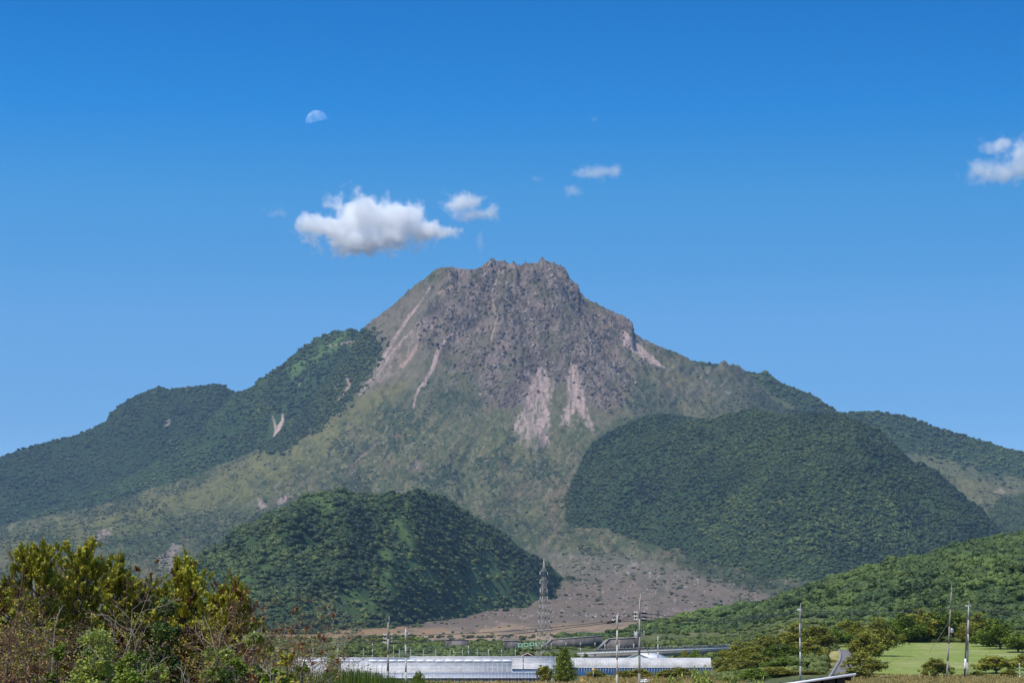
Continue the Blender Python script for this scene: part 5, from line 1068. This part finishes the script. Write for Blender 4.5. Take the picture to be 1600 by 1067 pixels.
def gabled(name, u0, u1, D, z0, ze, zr, dep, label, wallm, roofm, rz=0):
    x0 = (u0 - 800) / FPX * D; L_ = (u1 - u0) / FPX * D; o = empty(name, (x0, D, z0), rz); ze -= z0; zr -= z0
    b = MB(); V = [(x, y, z) for y in (0, dep) for x, z in ((0, 0), (L_, 0), (L_, ze), (L_ / 2, zr - .1), (0, ze))]; b.add(V, [(i, (i + 1) % 5, 5 + (i + 1) % 5, 5 + i) for i in (1, 4)] + [(0, 1, 6, 5)], [(0, 2, 1), (0, 3, 2), (0, 4, 3), (5, 6, 7), (5, 7, 8), (5, 8, 9)]); b.build('wall', wallm, o)
    b = MB(); quadbox(b, (-.3, -.3, ze - .1), (-.3, dep + .3, ze - .1), (L_ / 2, dep + .3, zr), (L_ / 2, -.3, zr), .1); quadbox(b, (L_ / 2, -.3, zr - .004), (L_ / 2, dep + .3, zr - .004), (L_ + .3, dep + .3, ze - .1), (L_ + .3, -.3, ze - .1), .1); b.build('roof', roofm, o)
    b = MB(); b.box((L_ * .3, -.03, ze * .35), (L_ * .22, .08, ze * .7)); b.build('door', mat('grey door', (.25, .26, .28), .6), o); b = MB(); b.box((L_ * .7, -.03, ze * .55), (L_ * .2, .07, ze * .3)); b.build('window', M_GL, o)
    tag(o, label, 'shed')
gabled('white_shed', 972, 1026, 560, 0.2, 1.5, 2.9, 9, 'white gabled shed with a pale roof behind the tunnel house', M_WHT, mat('pale sheet roof', (0.72, 0.68, 0.64), .5, .2, .6), -.5)
gabled('red_shed', 812, 836, 520, -.8, 2.4, 3.3, 5, 'small shed with a pinkish roof behind the white greenhouse', mat('red boards', (.35, .10, .09), .7), mat('pinkish roof', (0.62, 0.50, 0.50), .5, .3, 1))
# elevated road right of the pylon
o = empty('elevated_road', P(925, 1026, 640)); A_ = np.array(o.location); pa = np.array(P(930, 1021, 640)) - A_; pb = np.array(P(1165, 1012, 720)) - A_
def strip(nm, z0, z1, y0, y1, m):
    d = (pb - pa) / np.linalg.norm((pb - pa)[:2]); nrm = np.array([-d[1], d[0], 0]); up = np.array([0, 0, 1.0]); b = MB()
    q = [pa + nrm * y0, pb + nrm * y0, pb + nrm * y1, pa + nrm * y1]; b.hexa([p + up * z0 for p in q] + [p + up * z1 for p in q]); return b.build(nm, m, o)
M_SABO = mat('stained dam concrete', (0.17, 0.15, 0.145), .95, .5, .25, col2=(0.055, 0.050, 0.052), spec=.1, stretch=(1, 1, .25))
M_ROADC = mat('road concrete', (0.30, 0.28, 0.27), .9, .25, .4, spec=.2); M_ROADW = mat('pale parapet', (0.50, 0.49, 0.46), .8, .2, .5)
strip('deck', -.15, .25, 0, 6, M_ROADW); strip('embankment', -1.3, -.152, .35, 5.6, M_ROADC); strip('parapet', .252, .45, 4.9, 5.1, M_ROADC)
d_ = (pb - pa); n_ = 46; b = MB()
for i in range(n_ + 1): b.box(pa + d_ * i / n_ + [0, 5, .8], (.14, .14, 1.1))
b.tubes([pa + [0, 5, 1.1], pa + [0, 5, .7]], [pb + [0, 5, 1.1], pb + [0, 5, .7]], [.07] * 2, [.07] * 2, 4); b.build('guard_rail', M_ROADC, o)
tag(o, 'pale elevated road with a guard rail right of the pylon', 'road bridge', 'thing')
def damwall(u0, u1, v0a, v0b, v1, D, label, cut=0.0, th=5.0, pillars=0):
    x0 = (u0 - 800) / FPX * D; x1 = (u1 - 800) / FPX * D; zb = CZ - (v1 - HZ) / FPX * D - .8; za = CZ - (v0a - HZ) / FPX * D; zc = CZ - (v0b - HZ) / FPX * D
    o = empty('retaining_wall', (x0, D, zb)); za -= zb; zc -= zb; L_ = x1 - x0; b = MB(); c = cut * (za)
    b.hexa([(0, 0, 0), (L_, 0, 0), (L_, th, 0), (0, th, 0), (c, .8, za), (L_, .8, zc), (L_, th, zc), (c, th, za)]); b.build('face', M_SABO, o)
    b = MB(); q = [(c - .2, .6, za + .003), (L_, .6, zc + .003), (L_, 1.6, zc + .003), (c - .2, 1.6, za + .003)]; b.hexa(q + [(x, y, z + .35) for x, y, z in q]); b.build('coping', M_ROADC, o)
    if cut: b = MB(); b.hexa([(-.9, -.35, 0), (.5, -.35, 0), (.5, .3, 0), (-.9, .3, 0), (c - .9, .45, za), (c + .4, .45, za), (c + .4, .79, za), (c - .9, .79, za)]); b.build('buttress', M_ROADC, o)
    for i in range(pillars): b = MB(); b.box((L_ * (i + .5) / pillars, .25, za * .3), (.5, .5, za * .6)); b.build('pier', M_ROADC, o)
    tag(o, label, 'retaining wall', None, 'concrete retaining walls')
damwall(696, 733, 999, 1000, 1017, 1120, 'dark stained retaining wall left of the pylon', 0)
damwall(786, 810, 1001, 1001, 1014, 1000, 'short grey retaining wall half hidden by dark shrubs', 0)
damwall(850, 940, 999, 993, 1006, 960, 'long retaining wall with a slanting buttress just right of the pylon', 1.1, pillars=4)
damwall(933, 1000, 998, 996, 1011, 820, 'nearest retaining wall with a slanting left edge beside the pale pole', 1.0, pillars=3)
# pale green pipe frames
M_TEAL = mat('pale green paint', (0.36, 0.66, 0.56), .5, .15, 1)
FR = [[(0, 0, 0, 3), (2, 0, 2, 3), (0, 3, 2, 3), (0, 1.4, 2, 1.4)], [(0, 1.1, 0, 3), (2, 0, 2, 3), (0, 3, 2, 3), (0, 1.3, 2, 1.3)], [(0, 0, 0, 3), (2, .3, 2, 3), (0, 3, 2, 3), (0, 1.5, 2, 1.5), (0, .1, 1.2, .1)], [(0, 0, 0, 3), (0, 3, 2, 3), (0, 1.2, 1.6, 1.2), (2, 1.8, 2, 3)], [(0, 1, 0, 3), (0, 3, 2, 3), (2, 1.6, 2, 3), (0, 1.2, 1.2, 1.2)]]
FLB = ['leftmost pale green pipe frame, standing on two legs', 'pale green pipe frame second from the left with one long leg', 'middle pale green pipe frame with a foot bar', 'fourth pale green pipe frame with a single left post', 'rightmost pale green pipe frame against the pylon leg']
for i, st_ in enumerate(FR):
    D = 740; p = P(810 + i * 9.1, 1014 - i * .6, D); b = MB(); k_ = .58
    for x0, z0, x1, z1 in st_:
        for yy in (0, .8): b.tubes([(x0 * k_, yy, z0 * k_)], [(x1 * k_, yy, z1 * k_)], [.09], [.09], 5)
    for x0, z0, x1, z1 in st_: b.tubes([(x1 * k_, 0, z1 * k_)], [(x1 * k_, .8, z1 * k_)], [.07], [.07], 5)
    tag(b.build('pipe_frame', M_TEAL), FLB[i], 'pipe frame', None, 'row of pale green pipe frames').location = p
# net fence behind the greenhouses
o = empty('net_fence', P(620, 1027, 620)); b = MB(); p0 = P(620, 1014, 620); L_ = (805 - 620) / FPX * 620
for i in range(10): xx = L_ * i / 9 + rng.normal(0, .3); b.tubes([(xx, 0, -1.5)], [(xx, 0, 2.2 + rng.normal(0, .2))], [.04], [.04], 5)
b.build('posts', M_RIB, o); b = MB()
for z in (2.5, 1.9, 1.3, .7): b.tubes([(0, 0, z)], [(L_, 0, z)], [.03], [.03], 4)
b.build('net', mat('teal net', (0.12, 0.26, 0.24), .8), o); tag(o, 'thin teal net fence with white posts behind the greenhouses', 'fence')
# round sign and white box on the terrace
o = empty('round_sign', P(927, 1060, 385)); b = MB(); b.tubes([(0, 0, 0)], [(0, 0, 1.35)], [.035], [.035], 6); b.build('post', M_RIB, o); b = MB(); b.tubes([(0, -.03, 1.45)], [(0, .03, 1.45)], [.24], [.24], 12); b.build('disc', mat('orange yellow paint', (0.72, 0.42, 0.12), .5), o); tag(o, 'small round orange sign on a thin post in the terrace', 'sign')
o = empty('white_tank', P(1006, 1067, 376)); b = MB(); b.box((0, 0, .25), (1.6, .8, .5)); b.build('body', M_WHT, o); b = MB(); b.box((0, 0, .54), (1.7, .9, .07)); b.lathe((.3, 0, .577), [(.18, 0), (.18, .09), (0, .1)], 10); b.build('lid', M_WHT, o); tag(o, 'white tank at the foot of the three-armed pole', 'tank')
# lane
def lane():
    ys = np.linspace(372, 515, 40); uu = np.interp(ys, [372, 515], [1310, 1320]); hw = 1.62; V = []; Fq = []
    for i, y in enumerate(ys):
        x = (uu[i] - 800) / FPX * y + 1.0 * math.sin((y - 372) / 143 * PI)
        for dx in (-hw, -hw * .3, hw * .3, hw): V.append((x + dx, y, gz(x, y) + .12))
    n = len(ys)
    for i in range(n - 1):
        for j in range(3): a = i * 4 + j; Fq.append((a, a + 1, a + 5, a + 4))
    tag(obj('lane', mesh('lane', V, [Fq], [mat('worn asphalt', (0.20, 0.175, 0.17), .9, .25, .6, col2=(.13, .115, .115), spec=.2)], True)), 'narrow grey lane climbing past the straw bank', 'lane', 'structure')
    b = MB(); w_ = [(V[i * 4][0] - .18, V[i * 4][1], V[i * 4][2]) for i in range(n)]
    for i in range(n - 1):
        a, c = np.array(w_[i]), np.array(w_[i + 1]); b.hexa([a + [-.22, 0, -.3], a + [.14, 0, -.3], c + [.14, 0, -.3], c + [-.22, 0, -.3], a + [-.22, 0, .22], a + [.14, 0, .22], c + [.14, 0, .22], c + [-.22, 0, .22]])
    tag(b.build('curb_wall', M_ROADC), 'low dark curb wall along the left side of the lane', 'wall')
lane()
# open shed near the camera, only its roof edge in view
def lean_shed():
    D = 62; R_ = P(1336, 1051.5, D); Lf = P(1200, 1071, D); o = empty('open_shed', (R_.x, D, 2.6)); x1 = 0.0; z1 = R_.z - 2.6; x0 = Lf.x - R_.x - 1.4; z0 = z1 + (Lf.z - R_.z) / (Lf.x - R_.x) * x0
    b = MB(); quadbox(b, (x0, 0, z0), (x1, 0, z1), (x1, 3.2, z1 - .12), (x0, 3.2, z0 - .12), .05); b.build('roof', mat('grey roof sheet', (.42, .41, .40), .6), o)
    b = MB(); b.hexa([(x0, -.04, z0 - .05), (x1 + .02, -.04, z1 - .05), (x1 + .02, -.003, z1 - .05), (x0, -.003, z0 - .05), (x0, -.04, z0 + .012), (x1 + .02, -.04, z1 + .012), (x1 + .02, -.003, z1 + .012), (x0, -.003, z0 + .012)]); b.build('fascia', M_WHT, o)
    dk = mat('dark timber', (0.045, 0.035, 0.03), .9, .4, 4); b = MB(); b.hexa([(x0, .05, z0 - .30), (x1 - .25, .05, z1 - .30), (x1 - .25, .15, z1 - .30), (x0, .15, z0 - .30), (x0, .05, z0 - .06), (x1 - .25, .05, z1 - .06), (x1 - .25, .15, z1 - .06), (x0, .15, z0 - .06)]); b.build('beam', dk, o)
    for i in range(9): xx = x1 - .12 - i * .36; zz = z1 + (z0 - z1) / (x0 - x1) * (xx - x1); b = MB(); b.box((xx, 1.6, zz - .12), (.06, 3.1, .1)); b.build('rafter', dk, o)
    for xx in (x1 - .32, x1 - .62, x1 - 2.2, x0 + .2):
        zz = z1 + (z0 - z1) / (x0 - x1) * (xx - x1); b = MB(); b.box((xx, .2, zz / 2 - .05), (.1, .1, zz - .1)); b.build('post', dk, o)
    b = MB(); b.tubes([(x1 - .34, .2, z1 - .75)], [(x1 - .95, .2, z1 - .25)], [.035], [.035], 4); b.build('brace', dk, o)
    b = MB(); b.box(((x0 + x1) / 2 - .2, 3.1, 1.0), (x1 - x0 - .5, .06, 2.0)); b.build('back_wall', dk, o)
    tag(o, 'tilted roof of an open timber shed with a white edge', 'shed')
lean_shed()

# ------------------------------------------------------------------ moon and clouds, far beyond the haze
def moon():
    D = 40000; c = P(495, 190, D); R_ = 17.3 / FPX * (c - Vector((0, 0, CZ))).length
    V, F = ico(4) if False else _I3; 
    import bmesh
    bm = bmesh.new(); bmesh.ops.create_uvsphere(bm, u_segments=96, v_segments=48, radius=R_)
    vd = (c - Vector((0, 0, CZ))).normalized(); pole_ = (Vector((-0.24, 0, 0.97)) - vd * Vector((-0.24, 0, 0.97)).dot(vd)).normalized()
    q = pole_.to_track_quat('Z', 'Y').to_matrix().to_4x4(); bmesh.ops.delete(bm, geom=[v for v in bm.verts if v.co.z < -R_ * .03], context='VERTS'); bm.transform(q)  # unlit half cut away: the moon's phase is put into the shape
    me = bpy.data.meshes.new('moon'); bm.to_mesh(me); bm.free(); me.polygons.foreach_set('use_smooth', np.ones(len(me.polygons), bool))
    m = bpy.data.materials.new('moon dust'); m.use_nodes = True; t = m.node_tree; t.nodes.clear(); out = t.nodes.new('ShaderNodeOutputMaterial'); ad = t.nodes.new('ShaderNodeAddShader'); tr = t.nodes.new('ShaderNodeBsdfTransparent'); df = t.nodes.new('ShaderNodeBsdfDiffuse')
    n = t.nodes.new('ShaderNodeTexNoise'); n.inputs['Scale'].default_value = 2.4 / R_ ; n.inputs['Detail'].default_value = 5; g = t.nodes.new('ShaderNodeTexCoord'); t.links.new(g.outputs['Object'], n.inputs['Vector'])
    r = t.nodes.new('ShaderNodeValToRGB'); r.color_ramp.elements[0].position = .38; r.color_ramp.elements[1].position = .62; r.color_ramp.elements[0].color = (.07, .07, .066, 1); r.color_ramp.elements[1].color = (.165, .155, .135, 1)
    t.links.new(n.outputs['Fac'], r.inputs[0]); t.links.new(r.outputs[0], df.inputs[0]); t.links.new(tr.outputs[0], ad.inputs[0]); t.links.new(df.outputs[0], ad.inputs[1]); t.links.new(ad.outputs[0], out.inputs[0]); me.materials.append(m)
    o = obj('moon', me, loc=c); tag(o, 'pale half moon with its lit side up in the blue sky', 'moon', 'structure')
moon()
def cloud(name, boxpx, blobs, dens, label, D=17000, nscale=1.0, seed=0):
    """boxpx: u0, v0, u1, v1; blobs: (u, v, ru, rv) ellipsoids that carry the cloud; soft noisy edge between"""
    u0, v0, u1, v1 = boxpx; A_ = P(u0, v1, D); B_ = P(u1, v0, D); px = (B_.x - A_.x) / (u1 - u0); c = (A_ + B_) / 2; dy = max(r_[3] for r_ in blobs) * px * 2.6
    b = MB(); b.box((0, 0, 0), (B_.x - A_.x, dy * 2, B_.z - A_.z)); m = bpy.data.materials.new(name + ' vapour'); m.use_nodes = True; t = m.node_tree; t.nodes.clear(); out = t.nodes.new('ShaderNodeOutputMaterial'); pv = t.nodes.new('ShaderNodeVolumePrincipled')
    pv.inputs['Color'].default_value = (1, 1, 1, 1); pv.inputs['Anisotropy'].default_value = -0.3; N = t.nodes.new; K = t.links.new
    tc = N('ShaderNodeTexCoord'); n1 = N('ShaderNodeTexNoise'); n1.inputs['Scale'].default_value = nscale / (30 * px); n1.inputs['Detail'].default_value = 7; n1.inputs['Roughness'].default_value = .62; mp = N('ShaderNodeMapping'); mp.inputs['Location'].default_value = (seed * 37.0, seed * 11.0, 0)
    K(tc.outputs['Object'], mp.inputs[0]); K(mp.outputs[0], n1.inputs['Vector'])
    prev = None
    for (u, v, ru, rv) in blobs:
        p = P(u, v, D) - c; su = N('ShaderNodeVectorMath'); su.operation = 'SUBTRACT'; su.inputs[1].default_value = (p.x, 0, p.z); K(tc.outputs['Object'], su.inputs[0])
        dv = N('ShaderNodeVectorMath'); dv.operation = 'DIVIDE'; dv.inputs[1].default_value = (ru * px, (ru + rv) * .8 * px, rv * px); K(su.outputs[0], dv.inputs[0]); le = N('ShaderNodeVectorMath'); le.operation = 'LENGTH'; K(dv.outputs[0], le.inputs[0])
        if prev is None: prev = le.outputs['Value']
        else: mn = N('ShaderNodeMath'); mn.operation = 'SMOOTH_MIN'; mn.inputs[2].default_value = .25; K(prev, mn.inputs[0]); K(le.outputs['Value'], mn.inputs[1]); prev = mn.outputs[0]
    # density = clamp((noise*k - length + offset) * gain)
    a = N('ShaderNodeMath'); a.operation = 'MULTIPLY_ADD'; a.inputs[1].default_value = 3.4; a.inputs[2].default_value = -0.95; K(n1.outputs['Fac'], a.inputs[0])
    s_ = N('ShaderNodeMath'); s_.operation = 'SUBTRACT'; K(a.outputs[0], s_.inputs[0]); K(prev, s_.inputs[1])
    g = N('ShaderNodeMapRange'); g.inputs[1].default_value = 0; g.inputs[2].default_value = .9; g.inputs[3].default_value = 0; g.inputs[4].default_value = dens / px / 8; K(s_.outputs[0], g.inputs[0]); K(g.outputs[0], pv.inputs['Density']); K(pv.outputs[0], out.inputs['Volume'])
    o = b.build(name, m); o.location = c; tag(o, label, 'cloud', 'structure', 'clouds')
cloud('cloud', (390, 275, 735, 425), [(562, 342, 60, 44), (618, 348, 58, 38), (512, 356, 52, 26), (664, 362, 46, 22), (572, 374, 84, 26), (478, 352, 28, 16)], 1.4, 'large white puffy cloud left of the bare summit', seed=1)
cloud('cloud', (672, 290, 795, 352), [(722, 318, 38, 20), (768, 331, 16, 15), (738, 336, 36, 11)], .6, 'small white cloud above the left side of the summit', nscale=1.6, seed=2)
cloud('cloud', (860, 248, 990, 310), [(932, 270, 46, 13), (958, 268, 22, 13), (893, 298, 20, 9)], .2, 'thin wispy cloud to the upper right of the summit', nscale=1.6, seed=3)
cloud('cloud', (1485, 200, 1680, 300), [(1570, 268, 66, 20), (1612, 248, 50, 36), (1568, 226, 46, 14), (1527, 266, 24, 20)], .35, 'white cloud cut off by the right edge of the view', nscale=1.3, seed=4)
cloud('cloud', (400, 310, 470, 355), [(432, 333, 26, 9)], .1, 'faint veil of cloud left of the large puffy cloud', nscale=1.8, seed=6)
cloud('cloud', (815, 265, 865, 292), [(839, 279, 14, 6)], .1, 'faint small cloud wisp left of the thin wispy cloud', nscale=2, seed=7)
cloud('cloud', (905, 172, 955, 200), [(930, 186, 14, 6)], .08, 'faintest small cloud high above the thin wispy cloud', nscale=2, seed=8)
cloud('cloud', (736, 360, 765, 395), [(750, 378, 9, 18)], .14, 'tiny wisp of cloud just above the summit', nscale=2.5, seed=5)

#@@END

# ------------------------------------------------------------------ haze
me = bpy.data.meshes.new('haze'); hb = MB()
hb.box((0, 5600, 760), (15000, 13000, 1700)); hz = hb.build('haze', bpy.data.materials.new('haze air'))
tag(hz, 'thin blue air between the viewer and the far mountains', 'haze', 'stuff')
hm = hz.data.materials[0]; hm.use_nodes = True; t = hm.node_tree; t.nodes.clear()
ho = t.nodes.new('ShaderNodeOutputMaterial'); pv = t.nodes.new('ShaderNodeVolumePrincipled')
pv.inputs['Color'].default_value = (0.40, 0.63, 1.0, 1); pv.inputs['Density'].default_value = 1.9e-5; pv.inputs['Anisotropy'].default_value = 0.0
t.links.new(pv.outputs[0], ho.inputs['Volume'])
